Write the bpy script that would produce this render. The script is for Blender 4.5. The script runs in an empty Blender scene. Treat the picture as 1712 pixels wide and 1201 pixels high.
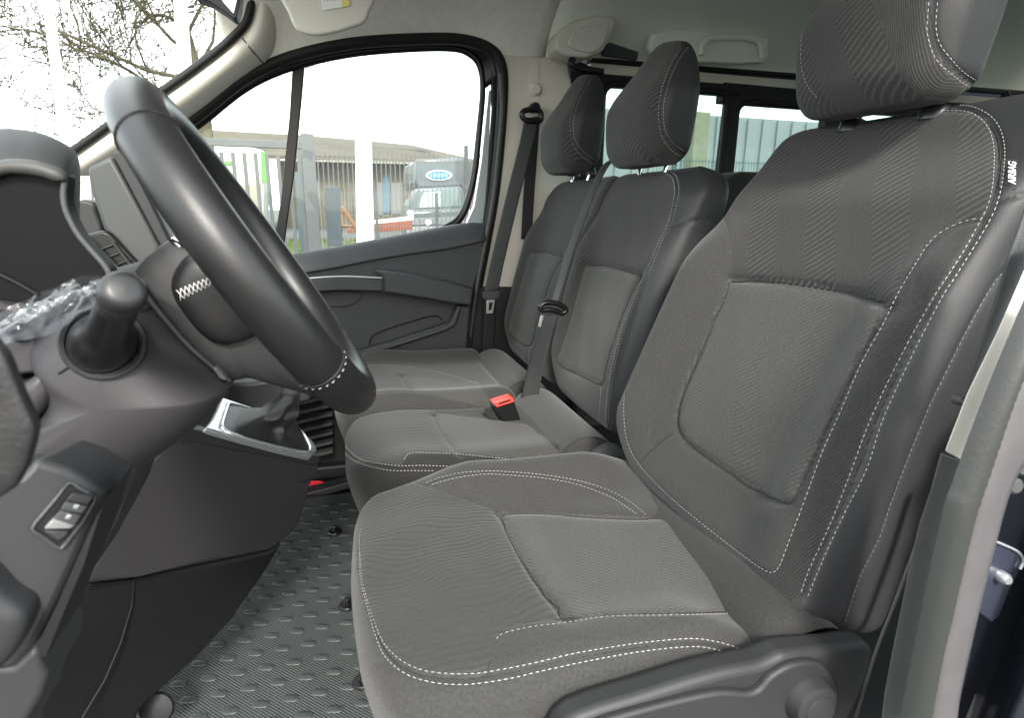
import bpy, bmesh, math, random
import numpy as np
from mathutils import Vector, Matrix
from mathutils.bvhtree import BVHTree
from mathutils.kdtree import KDTree
random.seed(7); np.random.seed(7)
SC = bpy.context.scene
COL = SC.collection
R = math.radians
# ------------------------------------------------------------------ camera
F_PX, YAW, PITCH, ROLL = 980.0, R(16.3), R(14.3), R(0.7)
CAM = np.array([0.0, 0.0, 0.9])
_fw = np.array([math.sin(YAW)*math.cos(PITCH), math.cos(YAW)*math.cos(PITCH), -math.sin(PITCH)])
_rt = np.array([math.cos(YAW), -math.sin(YAW), 0.0]); _up = np.cross(_rt, _fw)
RT = _rt*math.cos(ROLL)+_up*math.sin(ROLL); UP = np.cross(RT, _fw); FW = _fw
cd = bpy.data.cameras.new('camera'); cam = bpy.data.objects.new('camera', cd); COL.objects.link(cam)
cam.matrix_world = Matrix(((RT[0], UP[0], -FW[0], CAM[0]), (RT[1], UP[1], -FW[1], CAM[1]), (RT[2], UP[2], -FW[2], CAM[2]), (0, 0, 0, 1)))
cd.sensor_width = 36; cd.lens = F_PX/1712*36; cd.clip_start = .02; cd.clip_end = 1000
cd.dof.use_dof = True; cd.dof.focus_distance = 1.15; cd.dof.aperture_fstop = 9
SC.camera = cam
# ------------------------------------------------------------------ sky and light (bright overcast)
SUN_EL, SUN_AZ = R(36), R(186)          # azimuth measured from +Y clockwise: behind the camera, a little to the front of the van
w = bpy.data.worlds.new('World'); SC.world = w; w.use_nodes = True
nt = w.node_tree; nt.nodes.clear()
o_ = nt.nodes.new('ShaderNodeOutputWorld'); bg = nt.nodes.new('ShaderNodeBackground'); sky = nt.nodes.new('ShaderNodeTexSky')
sky.sky_type = 'NISHITA'; sky.sun_disc = False; sky.sun_elevation = SUN_EL; sky.sun_rotation = SUN_AZ
sky.air_density = 1.2; sky.dust_density = 3.0
tc = nt.nodes.new('ShaderNodeTexCoord'); mp = nt.nodes.new('ShaderNodeMapping'); mp.inputs['Scale'].default_value = (1.2, 1.2, 3.2)
nz = nt.nodes.new('ShaderNodeTexNoise'); nz.inputs['Scale'].default_value = 1.6; nz.inputs['Detail'].default_value = 7; nz.inputs['Roughness'].default_value = .55
rp = nt.nodes.new('ShaderNodeValToRGB'); rp.color_ramp.elements[0].position = .40; rp.color_ramp.elements[1].position = .56
rp.color_ramp.elements[0].color = (.45, .45, .45, 1); rp.color_ramp.elements[1].color = (1, 1, 1, 1)
mx = nt.nodes.new('ShaderNodeMix'); mx.data_type = 'RGBA'; mx.inputs['B'].default_value = (8.6, 8.9, 9.0, 1)
L = nt.links.new
L(tc.outputs['Generated'], mp.inputs['Vector']); L(mp.outputs[0], nz.inputs['Vector']); L(nz.outputs['Fac'], rp.inputs[0])
L(rp.outputs[0], mx.inputs['Factor']); L(sky.outputs[0], mx.inputs['A']); L(mx.outputs['Result'], bg.inputs[0]); L(bg.outputs[0], o_.inputs[0])
bg.inputs[1].default_value = .12
sl = bpy.data.lights.new('sun', 'SUN'); sl.energy = 1.5; sl.angle = R(11); sl.color = (1, .96, .9)
sun = bpy.data.objects.new('sun', sl); COL.objects.link(sun)
sd = Vector((math.sin(SUN_AZ)*math.cos(SUN_EL), math.cos(SUN_AZ)*math.cos(SUN_EL), math.sin(SUN_EL)))
sun.rotation_euler = sd.to_track_quat('Z', 'Y').to_euler(); sun.location = (0, -5, 8)
SC.view_settings.view_transform = 'Standard'; SC.view_settings.look = 'None'; SC.view_settings.gamma = 1
SC.view_settings.exposure = 2.15
SC.cycles.max_bounces = 8; SC.cycles.diffuse_bounces = 5; SC.cycles.transparent_max_bounces = 16

# ------------------------------------------------------------------ geometry helpers
def V(*a): return np.array(a, float)
def ray(px, py):
    d = FW*F_PX + RT*(px-856) - UP*(py-600.5)
    return d/np.linalg.norm(d)
def U(px, py, ax, val):
    """world point seen at a photo pixel, on the plane ax = val"""
    d = ray(px, py); i = 'xyz'.index(ax); return CAM + d*((val-CAM[i])/d[i])
def UP_(px, py, p0, n):
    d = ray(px, py); n = np.array(n, float); return CAM + d*((np.array(p0, float)-CAM)@n/(d@n))
def proj(P):
    v = np.asarray(P)-CAM; z = v@FW
    return np.stack([856+F_PX*(v@RT)/z, 600.5-F_PX*(v@UP)/z], -1)
def crom(pts, n=8, closed=False):
    """Catmull-Rom through points (any dimension)"""
    P = np.array(pts, float); m = len(P)
    if m < 3: 
        t = np.linspace(0, 1, n+1)[:, None]; return P[0]*(1-t)+P[-1]*t
    out = []
    rng = range(m) if closed else range(m-1)
    for i in rng:
        if closed: a, b, c, d = P[(i-1) % m], P[i], P[(i+1) % m], P[(i+2) % m]
        else:
            b, c = P[i], P[i+1]; a = P[i-1] if i > 0 else 2*b-c; d = P[i+2] if i+2 < m else 2*c-b
        for k in range(n):
            t = k/n
            out.append(.5*((2*b)+(-a+c)*t+(2*a-5*b+4*c-d)*t*t+(-a+3*b-3*c+d)*t**3))
    if not closed: out.append(P[-1])
    return np.array(out)
def resample(P, n, closed=False):
    P = np.array(P, float)
    if closed: P = np.vstack([P, P[:1]])
    s = np.concatenate([[0], np.cumsum(np.linalg.norm(np.diff(P, axis=0), axis=1))])
    t = np.linspace(0, s[-1], n+1 if closed else n)
    Q = np.stack([np.interp(t, s, P[:, k]) for k in range(P.shape[1])], -1)
    return Q[:-1] if closed else Q
def tag(o, label=None, cat=None, group=None, kind=None):
    if label: o['label'] = label
    if cat: o['category'] = cat
    if group: o['group'] = group
    if kind: o['kind'] = kind
    return o
def thing(name, loc, label, cat, group=None):
    o = bpy.data.objects.new(name, None); COL.objects.link(o); o.location = [float(a) for a in loc]; o.empty_display_size = .05
    return tag(o, label, cat, group)
def wloc(p):
    v = Vector((0, 0, 0))
    while p is not None: v = v + p.location; p = p.parent
    return v
def mesh(name, verts, faces, mat=None, parent=None, smooth=True, mats=None, mi=None, uv=None):
    me = bpy.data.meshes.new(name)
    off = np.array(wloc(parent)) if parent is not None else np.zeros(3)
    vv = np.asarray(verts, float)-off
    org = np.zeros(3)
    if parent is None: 
        pass
    me.from_pydata(vv.tolist(), [], faces if isinstance(faces, list) else faces.tolist())
    if mats:
        for m in mats: me.materials.append(m)
        if mi is not None: me.polygons.foreach_set('material_index', np.asarray(mi, np.int32))
    elif mat: me.materials.append(mat)
    if uv is not None:
        ul = me.uv_layers.new(name='UVMap'); idx = np.empty(len(me.loops), np.int32); me.loops.foreach_get('vertex_index', idx)
        ul.data.foreach_set('uv', np.asarray(uv, np.float32)[idx].ravel())
    me.update()
    if smooth: me.polygons.foreach_set('use_smooth', np.ones(len(me.polygons), bool))
    ob = bpy.data.objects.new(name, me); COL.objects.link(ob)
    if parent is not None: ob.parent = parent
    return ob
def recenter(ob):
    """move a top-level mesh's origin to the base of its geometry"""
    me = ob.data; n = len(me.vertices); co = np.empty(n*3); me.vertices.foreach_get('co', co); co = co.reshape(-1, 3)
    c = co.mean(0); c[2] = co[:, 2].min(); co -= c; me.vertices.foreach_set('co', co.ravel()); ob.location = [float(a) for a in c]; me.update(); return ob
def bev(ob, w=.004, seg=3, ang=35):
    m = ob.modifiers.new('bevel', 'BEVEL'); m.width = w; m.segments = seg; m.limit_method = 'ANGLE'; m.angle_limit = R(ang); m.harden_normals = False
    return ob
def sharp(ob, ang=35):
    me = ob.data; me.set_sharp_from_angle(angle=R(ang)); return ob
def solid(ob, t, off=-1):
    m = ob.modifiers.new('solid', 'SOLIDIFY'); m.thickness = t; m.offset = off; return ob
def grid_faces(a, b, ca=False, cb=False, base=0):
    f = []
    for i in range(a if ca else a-1):
        for j in range(b if cb else b-1):
            i2, j2 = (i+1) % a, (j+1) % b
            f.append((base+i*b+j, base+i2*b+j, base+i2*b+j2, base+i*b+j2))
    return f
def orient_out(ob):
    bm = bmesh.new(); bm.from_mesh(ob.data); bmesh.ops.recalc_face_normals(bm, faces=bm.faces); bm.to_mesh(ob.data); bm.free(); return ob
def loft(name, secs, mat, parent=None, nu=6, nv=6, cu=False, cv=False, cap=False, smooth=True):
    """surface through sections (lists of 3D points, equal length), smoothed both ways"""
    S = [crom(s, nv, cv) if nv > 1 else np.array(s, float) for s in secs]; A = np.array(S)
    if nu > 1 and len(A) > 2:
        a, b, _ = A.shape; A = crom(A.reshape(a, -1), nu, cu).reshape(-1, b, 3)
    a, b, _ = A.shape; f = grid_faces(a, b, cu, cv)
    v = A.reshape(-1, 3)
    if cap and cv:
        f.append(tuple(range(b))[::-1]); f.append(tuple((a-1)*b+k for k in range(b)))
    ob = mesh(name, v, f, mat, parent, smooth)
    if cap: orient_out(ob); sharp(ob, 50)
    return ob
def slab(name, front, vec, mat, parent=None, bw=.004, seg=3, smooth=True, curve=0, uv=False):
    """solid from an outline (3D points, roughly planar) pushed back by vec"""
    P = np.array(front, float)
    if curve: P = crom(P, curve, True)
    n = len(P); Q = P+np.array(vec, float)
    f = [tuple(range(n)), tuple(range(n, 2*n))[::-1]]+[(i, n+i, n+(i+1) % n, (i+1) % n) for i in range(n)]
    ob = mesh(name, np.vstack([P, Q]), f, mat, parent, smooth); orient_out(ob); sharp(ob, 40)
    if bw: bev(ob, bw, seg)
    return ob
def box(name, c, s, mat, parent=None, bw=.003, rot=None, seg=2):
    h = np.array(s)/2; v = np.array([[x, y, z] for x in (-1, 1) for y in (-1, 1) for z in (-1, 1)])*h
    if rot is not None: v = v@np.array(rot).T
    f = [(0, 1, 3, 2), (4, 6, 7, 5), (0, 4, 5, 1), (2, 3, 7, 6), (0, 2, 6, 4), (1, 5, 7, 3)]
    ob = mesh(name, v+np.array(c), f, mat, parent, False); orient_out(ob)
    if bw: bev(ob, bw, seg)
    return ob
def frames(P, closed=False, up0=None):
    n = len(P); T = np.zeros_like(P)
    for i in range(n):
        a = P[(i-1) % n] if (closed or i > 0) else P[i]; b = P[(i+1) % n] if (closed or i < n-1) else P[i]
        T[i] = (b-a)/(np.linalg.norm(b-a)+1e-12)
    N = np.zeros_like(P); r = np.array(up0 if up0 is not None else (0, 0, 1.0)); 
    if abs(T[0]@r) > .95: r = V(1, 0, 0)
    for i in range(n):
        r = r-T[i]*(T[i]@r); r /= np.linalg.norm(r)+1e-12; N[i] = r
    return T, N, np.cross(T, N)
def tube_geo(P, rad, seg=8, closed=False, up0=None, flat=1.0, base=0, taper=True):
    P = np.array(P, float); T, N, B = frames(P, closed, up0); n = len(P)
    r = np.full(n, rad) if np.isscalar(rad) else np.interp(np.linspace(0, 1, n), np.linspace(0, 1, len(rad)), rad)
    th = np.linspace(0, 2*math.pi, seg, endpoint=False)
    v = (P[:, None]+r[:, None, None]*(np.cos(th)[None, :, None]*B[:, None]+flat*np.sin(th)[None, :, None]*N[:, None])).reshape(-1, 3)
    f = grid_faces(n, seg, closed, True, base)
    if not closed: f += [tuple(base+k for k in range(seg)), tuple(base+(n-1)*seg+k for k in range(seg))[::-1]]
    return v, f
def tube(name, P, rad, mat, parent=None, seg=10, closed=False, up0=None, flat=1.0, n=0):
    if n: P = crom(P, n, closed)
    v, f = tube_geo(P, rad, seg, closed, up0, flat); ob = mesh(name, v, f, mat, parent); sharp(ob, 60); return ob
def ribbon(name, P, width_dir, wid, mat, parent=None, t=.0015, n=8):
    """a strap: centre line P, direction of its width (vector or list), half width"""
    P = crom(P, n); W = np.array(width_dir, float)
    if W.ndim == 1: W = np.repeat(W[None], len(P), 0)
    else: W = crom(W, n)
    W = W/np.linalg.norm(W, axis=1)[:, None]
    T, _, _ = frames(P); N = np.cross(T, W); N /= np.linalg.norm(N, axis=1)[:, None]
    k = np.linspace(-1, 1, 9); th = .35+.65*(1-np.abs(k)**4)
    up = P[:, None]+W[:, None]*k[None, :, None]*wid+N[:, None]*(t*th)[None, :, None]
    dn = (P[:, None]+W[:, None]*k[None, :, None]*wid-N[:, None]*(t*th)[None, :, None])[:, ::-1]
    A = np.concatenate([up, dn], 1); a, b, _ = A.shape
    f = grid_faces(a, b, False, True); f += [tuple(range(b)), tuple((a-1)*b+q for q in range(b))[::-1]]
    uv = np.stack([np.tile(np.concatenate([k, k[::-1]])*wid, a), np.repeat(np.concatenate([[0], np.cumsum(np.linalg.norm(np.diff(P, axis=0), axis=1))]), b)], -1)
    ob = mesh(name, A.reshape(-1, 3), f, mat, parent, uv=uv); orient_out(ob); return ob
def lathe(name, prof, c, axis, mat, parent=None, seg=32, cap=True):
    """profile [(radius, distance along axis)]"""
    ax = np.array(axis, float); ax /= np.linalg.norm(ax); r = V(0, 0, 1) if abs(ax[2]) < .9 else V(1, 0, 0)
    e1 = np.cross(ax, r); e1 /= np.linalg.norm(e1); e2 = np.cross(ax, e1); th = np.linspace(0, 2*math.pi, seg, endpoint=False)
    A = np.array([[np.array(c)+ax*h+r_*(math.cos(t)*e1+math.sin(t)*e2) for t in th] for r_, h in prof])
    f = grid_faces(len(prof), seg, False, True)
    if cap: f += [tuple(range(seg)), tuple((len(prof)-1)*seg+k for k in range(seg))]
    ob = mesh(name, A.reshape(-1, 3), f, mat, parent); orient_out(ob); sharp(ob, 40); return ob
def rbox(h, r, n):
    """rounded box: vertices, quads; n = cells per axis"""
    h = np.array(h, float); idx = {}; vs = []; fs = []
    def vid(i, j, k):
        key = (i, j, k)
        if key not in idx: idx[key] = len(vs); vs.append(key)
        return idx[key]
    nx, ny, nz = n
    for (a, b, c, na, nb, nc) in ((0, 1, 2, nx, ny, nz), (1, 2, 0, ny, nz, nx), (2, 0, 1, nz, nx, ny)):
        for side in (0, nc):
            for i in range(na):
                for j in range(nb):
                    q = []
                    for (di, dj) in ((0, 0), (1, 0), (1, 1), (0, 1)):
                        k = [0, 0, 0]; k[a] = i+di; k[b] = j+dj; k[c] = side; q.append(vid(*k))
                    fs.append(tuple(q) if side else tuple(q[::-1]))
    Vt = np.array(vs, float)/np.array([nx, ny, nz])*2-1
    P = Vt*h; inner = np.clip(P, -(h-r), h-r); d = P-inner; ln = np.linalg.norm(d, axis=1)[:, None]
    return inner+np.where(ln > 0, d/np.maximum(ln, 1e-9)*r, 0), np.array(fs)
def inpoly(pts, poly):
    x, y = pts[:, 0], pts[:, 1]; P = np.array(poly, float); n = len(P); res = np.zeros(len(pts), bool); j = n-1
    for i in range(n):
        xi, yi, xj, yj = P[i, 0], P[i, 1], P[j, 0], P[j, 1]
        c = ((yi > y) != (yj > y)) & (x < (xj-xi)*(y-yi)/(yj-yi+1e-12)+xi); res ^= c; j = i
    return res
def sstep(a, b, x):
    t = np.clip((x-a)/(b-a), 0, 1); return t*t*(3-2*t)
def gauss(x, c, s): return np.exp(-((x-c)/s)**2)
class Surf:
    """an upholstered body being shaped: seams are found on it along camera rays, then pressed in"""
    def __init__(s, v, f): s.v = np.array(v, float); s.f = np.array(f)
    def normals(s):
        a, b, c, d = (s.v[s.f[:, k]] for k in range(4)); n = np.cross(c-a, d-b); N = np.zeros_like(s.v)
        for k in range(4): np.add.at(N, s.f[:, k], n)
        return N/(np.linalg.norm(N, axis=1)[:, None]+1e-12)
    def bvh(s): s.b = BVHTree.FromPolygons(s.v.tolist(), s.f.tolist()); return s.b
    def line(s, px, n=10, step=.003):
        """photo pixels -> points and normals on the surface"""
        Q = crom(px, n); pts, nr, runs = [], [], []
        for x, y in Q:
            h = s.b.ray_cast(Vector(CAM), Vector(ray(x, y)))
            if h[0] is None: continue
            if pts and (h[0]-Vector(pts[-1])).length > .045: runs.append((pts, nr)); pts, nr = [], []
            pts.append(np.array(h[0])); nr.append(np.array(h[1]))
        runs.append((pts, nr)); keep = [r_ for r_ in runs if len(r_[0]) > max(3, .12*len(Q))] or runs[:1]
        pts = sum([r_[0] for r_ in keep], []); nr = sum([r_[1] for r_ in keep], [])
        if len(pts) < 2: return np.zeros((0, 3)), np.zeros((0, 3))
        P = np.array(pts); m = max(2, int(np.linalg.norm(np.diff(P, axis=0), axis=1).sum()/step)); Z = resample(np.hstack([P, np.array(nr)]), m)
        for z_ in Z:
            hh = s.b.find_nearest(Vector(z_[:3]))
            if hh[0] is not None and hh[3] > .002: z_[:3] = hh[0]; z_[3:] = hh[1]
        return Z[:, :3], Z[:, 3:]/(np.linalg.norm(Z[:, 3:], axis=1)[:, None]+1e-9)
    def press(s, P, depth, sig):
        if len(P) == 0: return
        kd = KDTree(len(P)); [kd.insert(p, i) for i, p in enumerate(P)]; kd.balance(); N = s.normals()
        lo, hi = P.min(0)-4*sig, P.max(0)+4*sig
        for i in np.where(((s.v > lo) & (s.v < hi)).all(1))[0]:
            d = kd.find(s.v[i])[2]
            if d < 4*sig: s.v[i] -= N[i]*depth*math.exp(-(d/sig)**2)
    def settle(s, P, N, lift):
        """re-seat a seam line on the pressed surface"""
        out = []
        for p, n in zip(P, N):
            h = s.b.find_nearest(Vector(p)); out.append(np.array(h[0])+n*lift)
        return np.array(out)
def stitches(name, lines, mat, parent, ln=.0056, gap=.0016, r=.00035):
    v, f = [], []
    for P, N in lines:
        if len(P) < 2: continue
        s = np.concatenate([[0], np.cumsum(np.linalg.norm(np.diff(P, axis=0), axis=1))]); t = 0
        while t+ln < s[-1]:
            a = np.array([np.interp(t, s, P[:, k]) for k in range(3)]); b = np.array([np.interp(t+ln, s, P[:, k]) for k in range(3)])
            n = np.array([np.interp(t, s, N[:, k]) for k in range(3)]); d = b-a; sd = np.cross(d, n); sd /= np.linalg.norm(sd)+1e-12; n = n/(np.linalg.norm(n)+1e-9)
            m = (a+b)/2+n*r*1.2; base = len(v)
            v += [a-n*r, m+sd*r, m+n*r, m-sd*r, b-n*r]
            f += [(base, base+1, base+2), (base, base+2, base+3), (base+1, base+4, base+2), (base+2, base+4, base+3)]
            t += ln+gap
    if not v: return None
    return tag(mesh(name, v, f, mat, parent), kind='stuff')
# ------------------------------------------------------------------ materials
MATS = {}
def mat(name, col, rough=.6, spec=.5, metal=0, bump=None, var=None, coat=0, trans=0, alpha=1, sheen=0, emit=None, uvpat=None):
    """bump: list of (kind, scale, strength); var: (scale, amount)"""
    m = bpy.data.materials.new(name); m.use_nodes = True; MATS[name] = m; t = m.node_tree; b = t.nodes['Principled BSDF']
    I = b.inputs; I['Base Color'].default_value = (*col, 1); I['Roughness'].default_value = rough; I['Metallic'].default_value = metal
    I['Specular IOR Level'].default_value = spec; I['Coat Weight'].default_value = coat; I['Transmission Weight'].default_value = trans; I['Alpha'].default_value = alpha
    I['Sheen Weight'].default_value = sheen; I['Sheen Roughness'].default_value = .5
    if emit: I['Emission Color'].default_value = (*emit[0], 1); I['Emission Strength'].default_value = emit[1]
    l = t.links.new; tcn = t.nodes.new('ShaderNodeTexCoord'); obj = tcn.outputs['Object']
    colour = None
    if var:
        n1 = t.nodes.new('ShaderNodeTexNoise'); n1.inputs['Scale'].default_value = var[0]; n1.inputs['Detail'].default_value = 4; l(obj, n1.inputs['Vector'])
        mr = t.nodes.new('ShaderNodeMapRange'); l(n1.outputs['Fac'], mr.inputs[0]); mr.inputs[1].default_value = .3; mr.inputs[2].default_value = .7
        mr.inputs[3].default_value = 1-var[1]; mr.inputs[4].default_value = 1+var[1]
        mu = t.nodes.new('ShaderNodeVectorMath'); mu.operation = 'SCALE'; mu.inputs[0].default_value = col; l(mr.outputs[0], mu.inputs['Scale']); colour = mu.outputs[0]
    h = None; prev = None
    for (k, sc, st) in (bump or []):
        if k == 'noise':
            n = t.nodes.new('ShaderNodeTexNoise'); n.inputs['Scale'].default_value = sc; n.inputs['Detail'].default_value = 3; l(obj, n.inputs['Vector']); out = n.outputs['Fac']
        elif k == 'grain':
            n = t.nodes.new('ShaderNodeTexVoronoi'); n.inputs['Scale'].default_value = sc; l(obj, n.inputs['Vector']); out = n.outputs['Distance']
        elif k == 'weave':
            mpn = t.nodes.new('ShaderNodeMapping'); mpn.inputs['Rotation'].default_value = (.5, .6, .78); l(obj, mpn.inputs['Vector'])
            n = t.nodes.new('ShaderNodeTexWave'); n.inputs['Scale'].default_value = sc; n.inputs['Distortion'].default_value = 1.2; n.inputs['Detail'].default_value = 1; l(mpn.outputs[0], n.inputs['Vector']); out = n.outputs['Fac']
        elif k in ('ribs', 'chevron', 'fine', 'cross'):
            sep = t.nodes.new('ShaderNodeSeparateXYZ'); l(tcn.outputs['UV'], sep.inputs[0])
            def M(op, a, b_=None, c=None):
                q = t.nodes.new('ShaderNodeMath'); q.operation = op
                for i, x in enumerate((a, b_, c)):
                    if x is None: continue
                    if isinstance(x, (int, float)): q.inputs[i].default_value = x
                    else: l(x, q.inputs[i])
                return q.outputs[0]
            u_, v_ = sep.outputs[0], sep.outputs[1]
            if k == 'ribs':      # long wavy ribs across the front of a cushion
                nn = t.nodes.new('ShaderNodeTexNoise'); nn.inputs['Scale'].default_value = 7; nn.inputs['Detail'].default_value = 1; l(tcn.outputs['UV'], nn.inputs['Vector'])
                ph = M('ADD', v_, M('MULTIPLY', nn.outputs['Fac'], .10)); out = M('POWER', M('ABSOLUTE', M('SINE', M('MULTIPLY', ph, sc))), .5)
            elif k == 'chevron':
                nn = t.nodes.new('ShaderNodeTexNoise'); nn.inputs['Scale'].default_value = 11; nn.inputs['Detail'].default_value = 1; l(tcn.outputs['UV'], nn.inputs['Vector']); d1 = M('PINGPONG', M('ADD', M('ADD', M('MULTIPLY', u_, .87), M('MULTIPLY', v_, -.5)), M('MULTIPLY', nn.outputs['Fac'], .012)), .055); ph = M('ADD', u_, M('MULTIPLY', d1, .75)); out = M('POWER', M('ABSOLUTE', M('SINE', M('MULTIPLY', ph, sc))), .35)
            elif k == 'cross':
                out = M('MULTIPLY', M('SINE', M('MULTIPLY', u_, sc)), M('SINE', M('MULTIPLY', v_, sc)))
            else:
                nn = t.nodes.new('ShaderNodeTexNoise'); nn.inputs['Scale'].default_value = 9; l(tcn.outputs['UV'], nn.inputs['Vector'])
                out = M('SINE', M('MULTIPLY', M('ADD', M('ADD', u_, M('MULTIPLY', v_, .35)), M('MULTIPLY', nn.outputs['Fac'], .004)), sc))
        bn = t.nodes.new('ShaderNodeBump'); bn.inputs['Strength'].default_value = st; bn.inputs['Distance'].default_value = .001; l(out, bn.inputs['Height'])
        if prev: l(prev, bn.inputs['Normal'])
        prev = bn.outputs[0]
        if uvpat and k == uvpat[0]:
            mr2 = t.nodes.new('ShaderNodeMapRange'); l(out, mr2.inputs[0]); mr2.inputs[3].default_value = uvpat[1]; mr2.inputs[4].default_value = uvpat[2]
            mu2 = t.nodes.new('ShaderNodeVectorMath'); mu2.operation = 'SCALE'; l(mr2.outputs[0], mu2.inputs['Scale'])
            if colour: l(colour, mu2.inputs[0])
            else: mu2.inputs[0].default_value = col
            colour = mu2.outputs[0]
    if colour: l(colour, I['Base Color'])
    if prev: l(prev, I['Normal'])
    return m
FAB = mat('woven_fabric', (.029, .0288, .0275), .85, .25, bump=[('weave', 260, .25), ('noise', 900, .35)], var=(300, .25), sheen=.15)
FABTW = mat('twill_fabric', (.025, .025, .0245), .85, .25, bump=[('fine', 2100, .6), ('noise', 900, .2)], var=(240, .2), sheen=.11, uvpat=('fine', .8, 1.25))
FABCH = mat('chevron_fabric', (.025, .0245, .024), .85, .25, bump=[('chevron', 620, .55), ('noise', 900, .3)], var=(300, .2), sheen=.11, uvpat=('chevron', 2.9, .85))
FABFI = mat('insert_fabric', (.039, .0388, .0365), .85, .25, bump=[('chevron', 900, .3), ('noise', 700, .5)], var=(350, .28), sheen=.15, uvpat=('chevron', 1.7, .92))
FABRB = mat('ribbed_fabric', (.031, .0308, .0295), .8, .3, bump=[('ribs', 300, .9), ('noise', 900, .3)], var=(300, .2), sheen=.11, uvpat=('ribs', .62, 1.08))
FABDK = mat('dark_fabric', (.016, .016, .0155), .85, .25, bump=[('weave', 260, .25), ('noise', 900, .3)], var=(300, .2), sheen=.11)
LEA = mat('black_leatherette', (.0225, .0228, .0240), .52, .3, bump=[('grain', 700, .18), ('noise', 60, .05)])
LEAW = mat('wheel_leather', (.009, .009, .0095), .38, .4, bump=[('grain', 1300, .10)])
THR = mat('white_thread', (.50, .50, .48), .7)
SEAMDK = mat('dark_thread_and_crease', (.012, .012, .012), .8)  # sewing thread, also the dark lines that paint crease shade
PL = mat('charcoal_plastic', (.0200, .0205, .0215), .5, .38, bump=[('grain', 1300, .18), ('noise', 500, .05)], var=(6, .08))
PLD = mat('dark_plastic', (.008, .0078, .009), .5, .32, bump=[('grain', 1100, .3)])
PLP = mat('aubergine_plastic', (.0260, .0246, .0272), .5, .4, bump=[('grain', 1400, .15)])
PLS = mat('smooth_black_plastic', (.006, .006, .0065), .32, .4)
PLG = mat('mid_grey_plastic', (.045, .048, .048), .55, .4, bump=[('grain', 900, .25)])
DOORP = mat('door_plastic', (.040, .042, .046), .55, .38, bump=[('grain', 1000, .25)])
BLK = mat('matt_black_rubber', (.008, .008, .008), .6, .3)
BEI = mat('beige_trim', (.60, .575, .51), .7, .3, bump=[('noise', 500, .15)])
HEAD = mat('headliner_cloth', (.78, .76, .69), .95, .1, bump=[('noise', 700, .5)], var=(40, .05))
SILV = mat('satin_silver', (.55, .56, .57), .32, .5, metal=.75)
CHR = mat('chrome', (.8, .8, .8), .12, .5, metal=1)
# ================================================================== driver seat
def panel_index(S, polys, default):
    """which cloth each face belongs to: polygons on the photo, faces turned to the camera only"""
    c = S.v[S.f].mean(1); n = S.normals()[S.f].mean(1); vis = ((CAM-c)*n).sum(1) > -.0015
    px = proj(c); mi = np.full(len(c), default)
    if callable(default): mi = default(c, n)
    for poly, k in polys:
        mi[inpoly(px, crom(poly, 4, True)) & vis] = k
    return mi
def build_surf(name, S, mats, mi, uv, parent):
    o = mesh(name, S.v, [tuple(q) for q in S.f.tolist()], parent=parent, mats=mats, mi=mi, uv=uv); return o
def crease_lines(S, lines, parent, r=.0008):
    v, f = [], []
    for (P, N), dep in lines:
        if len(P) < 4: continue
        Ns = np.stack([np.convolve(np.pad(N[:, c_], 6, 'edge'), np.ones(13)/13, 'valid') for c_ in range(3)], -1); Q = S.settle(P, Ns, .0002); kk = 15; Q = np.stack([np.convolve(np.pad(Q[:, c_], kk//2, 'edge'), np.ones(kk)/kk, 'valid') for c_ in range(3)], -1); v_, f_ = tube_geo(Q, r, 5, base=len(v)); v += v_.tolist(); f += f_
    if v: tag(mesh('crease_shade_line', np.array(v), f, SEAMDK, parent), kind='stuff')  # thin dark tube along each seam paints the shade of the crease
WIDE = .0032
def do_seams(S, seams, back=.0):
    """seams: name -> (pixels, depth, sigma)"""
    S.bvh(); lines = {}
    for k, (px, dep, sig) in seams.items(): lines[k] = S.line(px)
    for k, (px, dep, sig) in seams.items():
        if dep: S.press(lines[k][0], dep, sig)
        if k in ('i', 'm', 'w', 'l_', 'fi'): S.press(lines[k][0], WIDE, .016)
    S.bvh(); return lines
driver = thing('car_seat', (.28, .76, .02), 'driver seat nearest the camera, grey woven fabric with white double stitching and AIRBAG tag', 'seat')
# --- cushion
v, f = rbox((.285, .262, .115), .042, (150, 150, 50)); uvc = v[:, :2].copy()
x = v[:, 0]+.285; y = v[:, 1]; z = v[:, 2]
r0 = .10; hw = np.where(x < r0, .262-r0+np.sqrt(np.maximum(r0**2-(r0-x)**2, 0)), .262)
hw = np.maximum(hw, .15); y = y*hw/.262
top = sstep(-.02, .07, z)
far = gauss(y, .215, .055)*(.042*sstep(.06, .22, x)-.05*sstep(.42, .60, x)); near = gauss(y, -.215, .05)*(.012*sstep(.1, .25, x)-.045*sstep(.38, .52, x))
zt = .292+z+top*(far+near-.012*sstep(.2, .3, x)*gauss(y, 0, .2)+.012*gauss(x, .12, .12)*gauss(y, 0, .25)+.012*sstep(.40, .56, x)*gauss(y, 0, .15))
low = np.clip((.36-zt)/.2, 0, 1)
x2 = x+.055*low**1.3*sstep(.3, 0, x)-.012*gauss(y, 0, .16)*sstep(.1, 0, x)
y2 = y+.012*low*np.sign(-y)*sstep(.1, .3, np.abs(y))
S = Surf(np.stack([x2, .757+y2, zt], -1), f)
seamU = [(603,885),(601,905),(603,940),(606.7,975),(618,1017),(632,1057),(646,1082.5),(672,1106),(705,1121),(747,1127),(793.6,1127),(840,1120),(899,1108),(957,1094),(1024,1082.5),(1080,1074.5),(1152.6,1068.5),(1194.6,1073),(1231,1083.5),(1255,1098.6),(1271,1113.6)]
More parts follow.
